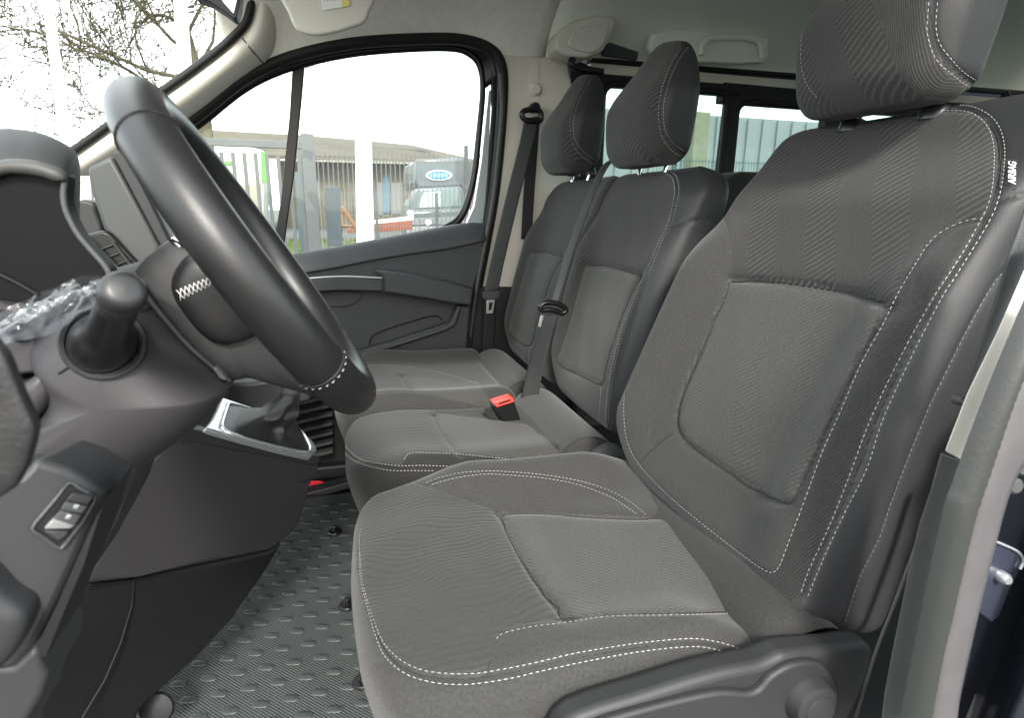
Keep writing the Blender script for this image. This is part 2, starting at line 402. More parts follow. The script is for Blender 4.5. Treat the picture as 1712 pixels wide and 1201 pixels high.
seamD = [(601,925),(601,945),(604,977),(616,1022),(628,1064),(644,1099),(677,1127),(719,1141),(765.6,1145.6),(812,1142),(864,1133),(900,1124),(990,1104.6),(1080,1089),(1152.6,1082),(1188.6,1085),(1224.7,1095.6),(1245.8,1107.6),(1256,1116)]
farA = [(712,808),(735,799),(770,791),(817,788),(864,790),(910.5,794.5),(957,802),(995,812),(1030,826),(1058,843),(1080,861.5)]
farB = [(721,811),(747,803),(782,796),(817,793),(864,795.5),(910.5,800),(957,808),(988,818),(1022,832),(1050,850),(1068,862.5)]
mid = lambda a, b: [((p[0]+q[0])/2, (p[1]+q[1])/2) for p, q in zip(resample(crom(a, 6), 24), resample(crom(b, 6), 24))]
wedge = [(837,856),(847,876),(864,909),(887,951),(910.5,985),(934,1013),(949,1032)]
fbound = [(684,801),(709.5,811),(747,822.5),(782,834),(812,846),(836,855)]
fins = [(836,855),(887,854),(934,856),(957,859),(1020,862.5),(1068,864),(1110,861)]
nins = [(829,1071),(834,1062),(843,1054.5),(859,1043),(887,1038),(949,1032),(1020,1027),(1110,1025),(1200,1023),(1273,1021)]
nst = [(830,1069.7),(840,1060),(887,1049),(957,1040),(1020,1031),(1110,1029.4),(1200,1027),(1273,1023)]
ndown = [(829,1071),(819,1099),(816,1124.6),(812,1133)]
skirt = [(1273,1021),(1294,1050),(1309,1080.5),(1309.5,1096),(1291,1108),(1271,1115)]
seams = dict(a=(mid(seamU, seamD), .0022, .004), b=(mid(farA, farB), .002, .0035), w=(wedge, .007, .006), fb=(fbound, .002, .004), fi=(fins, .004, .006), ni=(nins, .002, .004), nd=(ndown, .0018, .003), sk=(skirt, .002, .004),
             U=(seamU, 0, 0), D=(seamD, 0, 0), fA=(farA, 0, 0), fB=(farB, 0, 0), ns=(nst, 0, 0))
Ls = do_seams(S, seams)
polys = [([(837,856)]+wedge[1:]+[(887,1037),(843,1054),(829,1071),(819,1099),(812,1134),(740,1133),(660,1112),(630,1070),(612,1020),(598,960),(590,880),(600,850),(640,815),(684,800)]+fbound[1:-1], 1),
         (wedge[::-1][:0]+[(837,856),(1068,864),(1150,880),(1300,1000),(1273,1023),(1110,1026),(949,1032)]+wedge[::-1][1:-1], 2)]
# insert and ribbed front by polygon, the rest plain
c = S.v[S.f].mean(1); px = proj(c); nrm = S.normals()[S.f].mean(1); mi = np.zeros(len(c), int)
ok = (c[:, 2] > .33)
mi[inpoly(px, polys[0][0]) & ok] = 1; mi[inpoly(px, polys[1][0]) & (c[:, 2] > .36)] = 2
mi[c[:, 2] < .30] = 3
uv = np.stack([S.v[:, 0], S.v[:, 1]+S.v[:, 2]], -1)
o = build_surf('cushion', S, [FAB, FABRB, FABFI, FABTW], mi, uv, driver)
crease_lines(S, [(Ls[k], seams[k][1]+(WIDE if k in ('w', 'fi') else 0)) for k in ('w', 'fb', 'fi', 'ni', 'nd', 'sk', 'a', 'b')], o, .0007)
stitches('stitching', [Ls[k] if k not in 'UD' else Ls[k] for k in ('U', 'D', 'fA', 'fB', 'ns')], THR, o)
CUSH = S
# --- backrest
VD = V(.413, 0, 1); VD /= np.linalg.norm(VD); WD = V(-VD[2], 0, VD[0]); BO = V(.53+.413*(.40-.43), .762, .40)
HB = .725
def backrest_surf(O, hwid, n, far_taper=True, H=HB, th=.115, bol=.036, vdir=VD, wdir=WD, rn=.085, rf=.085, farw=.074):
    v, f = rbox((hwid, H/2, th/2), .030, n)
    u = v[:, 0].copy(); vv = v[:, 1]+H/2; w_ = v[:, 2]-th/2
    ee = lambda rt: np.where(vv > H-rt, rt-np.sqrt(np.maximum(rt**2-(vv-(H-rt))**2, 0)), 0)
    eb = np.where(vv < .16, .12*(1-np.sqrt(np.maximum(1-((.16-vv)/.16)**2, 0))), 0)
    sh = .016*gauss(vv, .50, .05)*(rf > .05)
    hw_f = hwid-ee(rf)-eb*(1 if far_taper else .3)+farw*gauss(vv, .33, .15)-sh*.6
    hw_n = hwid-ee(rn)-.004*gauss(vv, .5, .05)
    u2 = np.where(u > 0, u*hw_f/hwid, u*hw_n/hwid)
    fr = sstep(-th, 0, w_)
    b = bol*(gauss(u2, .225, .06)*(1+farw*7)+gauss(u2, -.200, .050)*.9)*sstep(-.02, .12, vv)*sstep(.56, .40, vv)
    cen = .016*gauss(u2, 0, .13)*gauss(vv, .22, .17)-.012*gauss(u2, 0, .2)*gauss(vv, .55, .2)+.010*gauss(vv, .04, .05)*gauss(u2, 0, .2)
    lean = -.030*sstep(.55, .675, vv)
    rear = -(1-fr)*.05*sstep(.5, 0, vv)*(1 if far_taper else 0)
    w2 = w_+fr*(b+cen+lean)+rear
    P = np.array(O)+u2[:, None]*V(0, 1, 0)+vv[:, None]*vdir+w2[:, None]*wdir
    return P, f[:, ::-1], np.stack([u2, vv], -1), w_
P, f, uv, w_ = backrest_surf(BO, .262, (150, 190, 46))
S = Surf(P, f)
bi = [(1341,215.5),(1350,213),(1425,202.5),(1510,192),(1581,185),(1623,188),(1649,208),(1661,239),(1662,279),(1658.5,318.5),(1650,347),(1640,367),(1617.5,409),(1589,454.5),(1561,497),(1508,592),(1456,700),(1420,796),(1387,879),(1354,950),(1337,998)]
bo = [(1341,211),(1350,208),(1425,198),(1510,185.5),(1581,177),(1623,177.5),(1657,194),(1674,219.5),(1680,253),(1677,296),(1670,330),(1657,364),(1629,412),(1595,466),(1575,497),(1526,592),(1476.6,700),(1449.5,783),(1412,858),(1379,929),(1347,1006)]
boL = [(1215,377),(1187,397),(1150,435),(1120,480),(1095,520),(1072,565),(1057,610),(1047,640),(1043,675),(1045,720),(1055,755),(1075,785),(1110,822),(1150,857),(1200,897),(1255,939),(1282,956),(1294,957),(1304,945),(1321,900),(1342,846),(1375,755),(1400,700),(1440,608),(1475,545),(1498,497),(1524,452),(1555,404),(1580,384),(1609,371),(1638,364)]
crL = [(1205,351),(1217,377.5),(1224,410),(1222,445),(1220,466)]
insE = [(1220,466),(1212,490),(1190,537),(1170,585),(1151,627),(1136,665),(1130,695),(1132,717),(1145,740),(1175,762),(1212,787),(1250,812),(1287,832),(1310,839),(1327,832),(1345,790),(1362,750),(1387,692),(1430,600),(1460,545),(1484,510)]
midS = [(1220,466),(1275,468),(1340,473),(1400,483),(1450,497),(1484,510)]
cr2 = [(1130,720),(1110,735),(1087,755),(1071,774)]
leaS = [(1690,445),(1661,474),(1617,551),(1583,620),(1560,666),(1545,700),(1520,762),(1491,837),(1470,900),(1437,967),(1410,1048)]
leaH = [(1672,334),(1690,329),(1711,325)]
crR = [(1484,510),(1510,470),(1535,425),(1560,402),(1600,378),(1640,366)]
fold = [(1122,660),(1108,690),(1092,715),(1085,740)]
seams = dict(a=(mid(bi, bo), .0028, .0045), l=(boL, .0022, .0035), c=(crL, .003, .005), i=(insE, .0055, .0050), m=(midS, .0065, .005), d=(cr2, .0015, .003), ls=(leaS, .0022, .004), lh=(leaH, .003, .004), cr=(crR, .002, .004), fo=(fold, .003, .006), bi=(bi, 0, 0), bo=(bo, 0, 0))
Lb = do_seams(S, seams)
c = S.v[S.f].mean(1); px = proj(c); n_ = S.normals()[S.f].mean(1); vis = ((CAM-c)*n_).sum(1) > -.02
mi = np.zeros(len(c), int)
up_poly = [(1205,351)]+crL[1:]+midS[1:]+[(1510,470),(1535,425),(1560,402),(1600,378),(1645,360)]+[(1656,330),(1664,279),(1661,230),(1649,205),(1623,184),(1581,181),(1510,188),(1425,199),(1340,212),(1270,235),(1215,300),(1190,330)]
mi[inpoly(px, up_poly)] = 1
mi[inpoly(px, insE)] = 2
lea = [tuple(p) for p in mid(bi, bo)]
lea_poly = [(1330,150),(1341,213)]+lea[1:]+[(1345,1020),(1450,1150),(1560,1150),(1800,900),(1800,100)]
mi[inpoly(px, lea_poly)] = 3; mi[(n_@V(-1, 0, 0) < -.2)] = 3
mi[(px[:, 1] < 215) & (n_[:, 2] > .75)] = 3
tw_poly = [(1640,375),(1617,400),(1561,490),(1500,600),(1440,730),(1380,890),(1337,1000),(1290,1010),(1200,930),(1255,939),(1294,957),(1310,930),(1342,846),(1400,700),(1475,545),(1524,452),(1555,404),(1600,378)]
mi[inpoly(px, tw_poly) & (mi == 0)] = 4
bk = build_surf('backrest', S, [FAB, FABCH, FABFI, LEA, FABTW], mi, uv, driver)
crease_lines(S, [(Lb[k], seams[k][1]+(WIDE if k in ('i', 'm') else 0)) for k in ('a', 'c', 'i', 'm', 'd', 'lh', 'ls', 'cr')], bk, .0008)
stitches('stitching', [Lb['bi'], Lb['bo'], Lb['l']], THR, bk)
stitches('side_stitching', [Lb['ls']], mat('grey_thread', (.22, .22, .22), .7), bk)
stitches('seam_thread', [Lb['lh']], SEAMDK, bk, .004, .002, .0007)
BACK = S
# airbag tag
def on(S, pts, lift=.001):
    out = []
    for x, y in pts:
        h = S.b.ray_cast(Vector(CAM), Vector(ray(x, y))); 
        out.append(np.array(h[0])+np.array(h[1])*lift if h[0] is not None else U(x, y, 'y', .5))
    return np.array(out)
q = on(S, [(1676,268),(1701,268),(1697,318),(1672,314)], .0015)
tg = mesh('airbag_tag', np.vstack([q, q+V(0, -.0012, 0)]), [(4, 5, 6, 7), (0, 3, 2, 1), (0, 1, 5, 4), (1, 2, 6, 5), (2, 3, 7, 6), (3, 0, 4, 7)], mat('tag_cloth', (.035, .035, .037), .8), bk, False); orient_out(tg)
def text(name, s, p0, ex, ey, height, m, parent, lift=0):
    cu = bpy.data.curves.new(name, 'FONT'); cu.body = s; cu.size = 1; cu.extrude = .01; cu.offset = .0; cu.space_character = 1.08
    o = bpy.data.objects.new('t', cu); COL.objects.link(o); bpy.context.view_layer.update(); dg = bpy.context.evaluated_depsgraph_get()
    me = bpy.data.meshes.new_from_object(o.evaluated_get(dg)); bpy.data.objects.remove(o)
    co = np.empty(len(me.vertices)*3); me.vertices.foreach_get('co', co); co = co.reshape(-1, 3); wd = co[:, 0].max()
    co /= .7; ex = np.array(ex, float); ey = np.array(ey, float); n = np.cross(ex, ey); n /= np.linalg.norm(n)
    k = np.linalg.norm(ex)/(wd/.7)
    W = np.array(p0)+co[:, :1]*ex/(wd/.7)+co[:, 1:2]*ey+(co[:, 2:3]*.02+lift)*n-np.array(wloc(parent))
    me.vertices.foreach_set('co', W.ravel()); me.update(); me.materials.clear(); me.materials.append(m)
    ob = bpy.data.objects.new(name, me); COL.objects.link(ob); ob.parent = parent; return ob
qa = on(S, [(1696,311),(1699,275),(1684,309)], .0035)
text('airbag_lettering', 'AIRBAG', qa[0]+V(0, -.001, 0), qa[1]-qa[0], qa[2]-qa[0], 1, mat('white_print', (.8, .8, .8), .6), tg)
# --- headrests
def headrest(cx, cy, cz, w, h, d, parent, seams_px, n=(80, 70, 50), tilt=.06, stitch=True, sidepoly=None, lab=None):
    """front face towards -X; side cheek of leatherette on the near side"""
    v, f = rbox((d/2, w/2, h/2), min(d, h)*.36, n)
    x, y, z = v.T; zn = z/(h/2); yn = y/(w/2); xn = x/(d/2)
    y2 = y*(1-.42*sstep(.1, 1.1, zn)-.10*sstep(0, -1, zn))
    x2 = x*(1-.45*sstep(-.1, 1, zn))+.030*sstep(-.1, 1, zn)+z*tilt-.012*gauss(zn, -.2, .6)*sstep(0, -1, xn)+.020*(yn**2)*sstep(0, -1, xn)
    z2 = z+.010*gauss(yn, 0, .6)*sstep(0, 1, zn)
    S = Surf(np.stack([cx+x2, cy+y2, cz+z2], -1), f); S.bvh()
    lines = [S.line(p) for p in seams_px]
    if len(lines) > 1:
        k = min(len(lines[0][0]), len(lines[1][0])); 
        if k > 3: m = (resample(lines[0][0], k)+resample(lines[1][0], k))/2; S.press(m, .003, .004)
    S.bvh(); c = S.v[S.f].mean(1); px = proj(c); n_ = S.normals()[S.f].mean(1); mi = np.zeros(len(c), int)
    if sidepoly: mi[inpoly(px, crom(sidepoly, 4, True)) & (n_[:, 1] < .6)] = 1
    mi[n_[:, 0] > .3] = 1
    o = build_surf('headrest', S, [FABCH, LEA], mi, np.stack([S.v[:, 1], S.v[:, 2]], -1), parent)
    if stitch: stitches('stitching', [(S.settle(P, N, .0003), N) for P, N in lines], THR, o)
    return o, S
hA = [(1554,-8),(1552,20),(1550,50),(1554,70),(1560,88),(1570,105),(1590,122),(1610,138),(1624,146)]
hB = [(1568,-8),(1566,15),(1564,40),(1568,65),(1575,80),(1590,98),(1610,120),(1632,135)]
hL = [(1357,-5),(1349,20),(1342,50),(1339,85),(1340,110),(1346,135),(1357,153),(1368,164)]
hp = [(1561,-60),(1558,20),(1557,50),(1561,70),(1567,86),(1580,102),(1600,118),(1629,142),(1680,150),(1700,-60)]
ho, HS = headrest(.80, .770, 1.185, .29, .27, .125, driver, [hA, hB, hL], sidepoly=hp)
def posts(cx, ys, z0, z1, parent, rear=.03):
    for y in ys:
        tube('headrest_post', [V(cx-.005, y, z0-.03), V(cx, y, z0), V(cx+.004, y, z1+.05)], .0055, CHR, parent, 12)
        g = lathe('post_guide', [(.0, .020), (.012, .020), (.019, .016), (.022, .006), (.022, 0), (.0, 0)], (cx, y, z0-.012), (0, 0, 1), PLS, parent, 24)
posts(.835, (.70, .845), 1.045, 1.06, driver)
# --- plastic side shield, recline knob
P = [(930,1240),(969,1201),(1080,1165),(1171,1136),(1231,1121),(1273,1113),(1300,1102),(1321,1094),(1400,1087),(1463,1084),(1452,1140),(1430,1190),(1400,1240),(1385,1300),(930,1300)]
sh = slab('side_shield', [U(x, y, 'y', .455) for x, y in P], (0, .035, 0), PL, driver, .010, 4, curve=3)
P2 = [(960,1262),(985,1220),(1080,1188),(1200,1160),(1262,1160),(1292,1132),(1330,1112),(1372,1112),(1400,1140),(1405,1175),(1392,1215),(1360,1262)]
sh2 = slab('lower_cover', [U(x, y, 'y', .446) for x, y in P2], (0, .012, 0), PL, driver, .006, 3, curve=4)
kc = U(1350, 1168, 'y', .446)
kn = lathe('recline_knob', [(0, .018), (.022, .018), (.027, .016), (.0285, .011), (.029, .006), (.031, .002), (.031, -.004)], kc, (0, -1, 0), PL, driver, 48)
lathe('knob_cap', [(0, .0205), (.016, .0205), (.0195, .0195), (.0205, .017), (.0205, .015)], kc+V(.002, 0, -.004), (0, -1, 0), PLG if False else PL, kn, 40)
tube('trim_groove', [U(1217, 1160, 'y', .4535), U(1213, 1175, 'y', .4535), U(1208, 1190, 'y', .4535)], .0012, BLK, sh, 6)
# seat base under the cushion
slab('seat_base', [V(.06, .53, .16), V(.52, .52, .16), V(.52, .52, .02), V(.10, .53, .02)], (0, .46, 0), PLD, driver, .01, 2)
# fabric skirt wrapping the hinge at the back of the cushion
sk = loft('rear_skirt', [[V(.50, y, .30), V(.46, y, .36), V(.475, y, .405+dz), V(.52, y, .425+dz), V(.58, y, .39), V(.62, y, .33), V(.60, y, .28)] for y, dz in ((.492, -.03), (.50, -.012), (.53, 0), (.60, .0), (.70, -.01), (.85, -.02), (1.0, -.02))], FABTW, driver, 4, 5)
# ================================================================== passenger bench
bench = thing('passenger_bench', (.28, 1.58, .02), 'double passenger bench seat beyond the driver seat, grey fabric with two backrests', 'seat')
BV = V(.25, 0, 1); BV /= np.linalg.norm(BV); BW = V(-BV[2], 0, BV[0])
def bench_back(cy, hw, z0, H, seams, polys, n, x0=None, rn=.085, rf=.085, farw=.03):
    O = V((.588+.25*(z0-.39)) if x0 is None else x0, cy, z0)
    P, f, uv, w_ = backrest_surf(O, hw, n, True, H, .10, .030, BV, BW, rn, rf, farw)
    # insets of the bolsters follow the seat's own width
    S = Surf(P, f); Ld = do_seams(S, seams)
    c = S.v[S.f].mean(1); px = proj(c); n_ = S.normals()[S.f].mean(1); mi = np.zeros(len(c), int)
    for poly, k in polys: mi[inpoly(px, poly)] = k
    mi[n_[:, 0] > .3] = 3
    return S, Ld, mi, uv
mi_ = [(1014,295.6),(1060,291),(1105,289.6),(1121,294),(1126,304),(1128,322),(1125,340),(1117.5,372.5),(1102.5,402.5),(1082.5,447.5),(1060,500),(1040,547.5),(1027.5,592.5),(1018,640),(1013,688),(1013,721)]
mo_ = [(1014,292),(1060,288.6),(1109,287.5),(1126,290),(1133,301),(1135,322),(1131,340),(1122.5,372.5),(1107.5,402.5),(1089,445),(1067.5,492.5),(1045,547.5),(1032.5,590),(1023,640),(1018,688),(1020,724)]
mmid = [(976,443),(1000,442),(1030,447),(1068,461)]
mins = [(976,443),(960,499),(948,541),(936,580),(929,601),(939,613),(966,626),(990,638),(1005.5,642),(1011,610),(1035,535),(1059,478),(1068,461)]
marc = [(901,592),(900,622),(906,646),(924,667),(951,688),(975,703),(990,708),(999,703),(1003,670),(1005,646)]
mbol = [(930,480),(946,443),(960,420),(973,398)]
mlea = [(1118,378),(1150,371),(1185,368)]
seams = dict(a=(mid(mi_, mo_), .0028, .005), m=(mmid, .005, .007), i=(mins, .003, .006), c=(marc, .002, .004), b=(mbol, .0015, .004), l=(mlea, .003, .004), mi=(mi_, 0, 0), mo=(mo_, 0, 0))
mp_ = [tuple(p) for p in mid(mi_, mo_)]
polys = [([(976,443),(985,400),(1000,340),(1005,290)]+mp_+[(1068,461),(1030,447),(1000,442)][0:0]+[(1013,700)], 0),
         ([(940,443),(976,443),(1000,442),(1030,447),(1068,461),(1085,440),(1104,402),(1119,372),(1128,340),(1132,310),(1120,288),(1060,286),(1005,286),(960,360)], 1), (mins, 2), (mp_[3:]+[(1020,740),(1100,760),(1260,420),(1260,260),(1115,270)], 3)]
S, Ld, mi, uv = bench_back(1.365, .238, .385, .648, seams, polys, (90, 130, 30), rf=.03, farw=.02)
sd_ = dict(a=.0028, m=.0105, i=.0085, l=.003)
mb = build_surf('backrest', S, [FAB, FABCH, FABFI, LEA], mi, uv, bench); mb['label'] = 'middle backrest, next to the driver seat'
crease_lines(S, [(Ld[k], sd_[k]) for k in ('a', 'm', 'i', 'l')], mb, .0011)
stitches('stitching', [Ld['mi'], Ld['mo'], Ld['c'], Ld['b']], THR, mb, .0048, .0024, .0006)
MBS = S
otop = [(905,312),(920,302),(930,298),(960,296),(990,295)]
omid = [(885,421),(908,419.5),(938,429)]
oins = [(885,421),(875,450),(867,478),(852,529),(848,550),(858,565),(885,578),(896,540),(918,470),(938,429)]
ostl = [(883,382),(868,398),(856,420),(848,442)]
oarc = [(825,565),(829.5,589),(843,610),(861,625),(876,631.5),(882,625),(885,578)]
ocr = [(881,371),(884,388),(887,402),(885,420)]
seams = dict(m=(omid, .005, .007), i=(oins, .003, .006), a=(otop, .002, .004), s=(ostl, .002, .004), c=(oarc, .002, .004), r=(ocr, .003, .005))
polys = [([(881,371),(884,388),(887,402),(885,420),(908,419.5),(938,429),(960,400),(1010,290),(930,290),(900,320)], 1), (oins, 2)]
S, Ld, mi, uv = bench_back(1.855, .250, .385, .648, seams, polys, (80, 120, 26), rn=.03, farw=.04)
ob_ = build_surf('backrest', S, [FAB, FABCH, FABFI, LEA], mi, uv, bench); ob_['label'] = 'outer backrest, by the far door'
crease_lines(S, [(Ld[k], .0095 if k != 'r' else .003) for k in ('m', 'i', 'r')], ob_, .0013)
stitches('stitching', [Ld['a'], Ld['s'], Ld['c']], THR, ob_, .0055, .0028, .0007)
mA = [(1144,75),(1124.5,101),(1109,140),(1101,182),(1103.5,217),(1112,238),(1133,259),(1161,267.6)]
mB = [(1151,77),(1131.5,105),(1117.5,140),(1109.5,175),(1110.5,210),(1121,234),(1140,250),(1161,260.6)]
hm = [(1148,60),(1128,103),(1113,140),(1105,178),(1107,213),(1116,236),(1136,254),(1161,264),(1200,260),(1200,60)]
h1, _ = headrest(.748, 1.385, 1.144, .275, .275, .135, bench, [mA, mB], (60, 60, 40), sidepoly=hm); h1['label'] = 'middle headrest'
oA = [(990,122),(970.6,150),(956.6,185),(953,213),(958,241),(970.6,259),(990,273),(1004,274.6)]
oB = [(994,126),(976,150),(962,185),(958,217),(965,241),(979,257),(1002,271)]
hm2 = [(992,105),(973,150),(959,185),(955,215),(961,241),(975,258),(1000,274),(1040,270),(1040,110)]
h2, _ = headrest(.728, 1.85, 1.155, .27, .285, .135, bench, [oA, oB], (50, 50, 36), sidepoly=hm2); h2['label'] = 'outer headrest, by the far door'
posts(.770, (1.32, 1.45), 1.022, 1.04, bench); posts(.765, (1.78, 1.91), 1.022, 1.04, bench)
# cushions
def bench_cushion(y0, y1, z, seams, polys, n, bolN, bolF, x0=-.015):
    hw0 = (y1-y0)/2; cy = (y0+y1)/2; v, f = rbox((.255, hw0, .12), .045, n); x = v[:, 0]+.255; y = v[:, 1]; zz = v[:, 2]
    r0 = .09; hw = np.where(x < r0, hw0-r0+np.sqrt(np.maximum(r0**2-(r0-x)**2, 0)), hw0); hw = np.maximum(hw, .08); y = y*hw/hw0
    top = sstep(-.02, .08, zz); zt = z-.12+zz+top*(gauss(y, hw0-.05, .05)*bolF*sstep(.02, .15, x)+gauss(y, -hw0+.05, .05)*bolN*sstep(.02, .15, x)+.012*gauss(x, .14, .1)-.012*sstep(.28, .36, x)*0)
    low = np.clip((z-.04-zt)/.2, 0, 1); x2 = x+x0+.06*low**1.3*sstep(.3, 0, x)
    S = Surf(np.stack([x2, cy+y, zt], -1), f); Ld = do_seams(S, seams)
    c = S.v[S.f].mean(1); px = proj(c); mi = np.zeros(len(c), int)
    for poly, k in polys: mi[inpoly(px, poly) & (c[:, 2] > z-.07)] = k
    return S, Ld, mi, np.stack([S.v[:, 0], S.v[:, 1]+S.v[:, 2]], -1)
ci = [(563.5,706),(569,727),(581,750),(602,767.6),(630,774.6),(665,779),(709.5,778.6),(758.6,780.5)]
co_ = [(561,710),(567,741),(583,764),(607,777),(651,786.8),(690,787.3),(726,787.5)]
cst = [(672,776),(680,762),(691,757),(730,758),(770,760),(859,769),(900,773),(945,776)]
cwe = [(726,694),(737.6,715),(751.6,736),(770,759)]
seams = dict(a=(mid(ci, co_), .002, .004), s=(cst, .0018, .004), w=(cwe, .005, .007), ci=(ci, 0, 0), co=(co_, 0, 0))
polys = [([(560,690),(583,680),(726,685),(726,694),(737.6,715),(751.6,736),(770,759),(691,757),(680,762),(672,778),(600,772),(565,735)], 1), ([(726,690),(882,710),(960,775),(770,760),(751.6,736),(737.6,715)], 2)]
S, Ld, mi, uv = bench_cushion(1.13, 1.515, .375, seams, polys, (110, 90, 40), .006, 0)
o = build_surf('cushion', S, [FABDK, FABRB, FABFI], mi, uv, bench); stitches('stitching', [Ld['ci'], Ld['co'], (Ld['s'][0][12:], Ld['s'][1][12:])], THR, o, .0048, .0024, .0006)
fi = [(541,668),(548,680),(560,695)]
fa = [(612,612),(640,610),(670,611.5),(700,616),(740,624),(770,632),(800,641)]
fw_ = [(672,628),(680,640),(692,654)]
fn = [(560,664),(600,660),(640,656),(692,655),(760,668),(825,680)]
seams = dict(a=(fa, .002, .004), w=(fw_, .004, .007), n=(fn, .002, .005), fi=(fi, 0, 0))
polys = [([(540,660),(600,612),(672,628),(692,655),(640,656),(560,664)], 1), ([(672,628),(800,640),(830,685),(692,655)], 2)]
S, Ld, mi, uv = bench_cushion(1.52, 2.06, .385, seams, polys, (100, 100, 36), .018, .03, x0=-.04)
o = build_surf('cushion', S, [FAB, FABRB, FABFI], mi, uv, bench); stitches('stitching', [Ld['a'], Ld['fi']], THR, o, .0055, .0028, .0007)
for (ya, yb, lab) in ((1.135, 1.53, 0), (1.60, 2.03, 1)):
    secs = []
    for t, k in ((0, .75), (.015, .92), (.04, 1), (.3, 1), (.7, 1), (.95, 1), (.985, .9), (1, .6)):
        y = ya+(yb-ya)*t; secs.append([V(.515+.072*k*math.cos(a), y, .345+.062*k*math.sin(a)) for a in np.linspace(0, 2*math.pi, 12, endpoint=False)])
    loft('rear_roll', secs, FAB, bench, 3, 4, False, True, True)
slab('seat_base', [V(.10, 1.18, .18), V(.56, 1.18, .18), V(.56, 1.18, .02), V(.14, 1.18, .02)], (0, .84, 0), PLD, bench, .01, 2)
hc = lathe('hinge_cover', [(0, .03), (.030, .03), (.043, .022), (.048, .008), (.048, -.01)], (.555, 1.115, .345), (0, -1, 0), PLG, bench, 40)
# ================================================================== body shell
GRN = mat('headliner_rear_green_cast', (.80, .82, .73), .95, .1, bump=[('noise', 700, .4)])  # green cast of the tinted windows is mixed into this lining colour
def glass(name, tint, ior=.5):
    m = bpy.data.materials.new(name); m.use_nodes = True; t = m.node_tree; t.nodes.clear(); l = t.links.new
    o = t.nodes.new('ShaderNodeOutputMaterial'); tr = t.nodes.new('ShaderNodeBsdfTransparent'); tr.inputs[0].default_value = (*tint, 1)
    g = t.nodes.new('ShaderNodeBsdfGlossy'); g.inputs['Roughness'].default_value = .02; lw_ = t.nodes.new('ShaderNodeLayerWeight'); lw_.inputs[0].default_value = .5; pw = t.nodes.new('ShaderNodeMath'); pw.operation = 'POWER'; pw.inputs[1].default_value = 5; l(lw_.outputs['Facing'], pw.inputs[0]); fr = t.nodes.new('ShaderNodeMath'); fr.operation = 'MULTIPLY_ADD'; fr.inputs[1].default_value = ior; fr.inputs[2].default_value = .015; l(pw.outputs[0], fr.inputs[0])
    mx = t.nodes.new('ShaderNodeMixShader'); l(fr.outputs[0], mx.inputs[0]); l(tr.outputs[0], mx.inputs[1]); l(g.outputs[0], mx.inputs[2]); l(mx.outputs[0], o.inputs[0]); return m
GL = glass('clear_glass', (.93, .97, .95), .25); GLT = glass('tinted_glass', (.62, .70, .685))
van = thing('van_body_shell', (1.0, 1.25, -.05), 'beige lined roof, pillars and side wall of the van cabin around the seats', 'van interior')
# seal line of the far door opening (photo pixels) and the roof rail line behind it
seal = [(205,262),(275,228),(310,208),(340,186),(400,138),(450,110),(500,92),(560,78),(620,70),(700,66),(760,66),(800,74),(822,86),(834,104),(839,130),(838,180),(832,260),(824,330),(812,400),(797,480),(786,560),(777,650)]
sealP = [U(x, y, 'y', 2.20) for x, y in seal]
# headliner: from the top of the far door over to the near side
def zb(x):
    pts = np.array([[p[0], p[2]] for p in sealP if p[2] > 1.05 and p[0] < .58]); pts = pts[np.argsort(pts[:, 0])]
    return float(np.interp(x, list(pts[:10, 0])+list(pts[10:, 0])+[.62, .9, 3.3], list(pts[:, 1])+[1.435, 1.44, 1.46])) if x < .6 else float(np.interp(x, [.6, .9, 3.3], [1.43, 1.445, 1.47]))
xs = [-.31, -.27, -.2, -.1, 0, .1, .2, .3, .4, .5, .6, .75, .95, 1.2, 1.6, 2.0, 2.5, 3.2]
secs = []
for x in xs:
    b = zb(x); k = sstep(-.4, .1, x); zt = 1.60+.05*k+.0*x
    secs.append([V(x, 2.20, b), V(x, 2.185, b+.03), V(x, 2.13, b+(zt-b)*.45), V(x, 2.02, b+(zt-b)*.75), V(x, 1.85, b+(zt-b)*.92), V(x, 1.6, zt), V(x, 1.1, zt+.01), V(x, .6, zt-.02), V(x, .38, zt-.09), V(x, .32, zt-.18)])
hl = loft('headliner', secs[:12], HEAD, van, 3, 4); solid(hl, .015, 1)
hl2 = loft('rear_headliner', secs[11:], GRN, van, 3, 4); solid(hl2, .015, 1)
# far A-pillar trim
top = [(-20,350),(60,296),(130,250),(190,207),(270,156),(350,98),(392,62),(412,38),(420,8),(421,-25)]
bot = [(150,300),(190,285),(240,255),(282,228),(340,190),(400,142),(436,118),(450,110),(470,80),(480,20)]
A = [[U(*p, 'y', 2.10), U((p[0]*2+q[0])/3, (p[1]*2+q[1])/3, 'y', 2.085), U((p[0]+q[0]*2)/3, (p[1]+q[1]*2)/3, 'y', 2.12), U(*q, 'y', 2.205)] for p, q in zip(top, bot)]
ap = loft('windscreen_pillar_trim', A, BEI, van, 4, 4)
tube('pillar_joint', [U(405, 63, 'y', 2.084), U(422, 85, 'y', 2.09), U(446, 112, 'y', 2.19)], .0022, PLG, van, 6)
tube('windscreen_seal', [U(x, y-3, 'y', 2.085) for x, y in top], .012, BLK, van, 8, n=5)
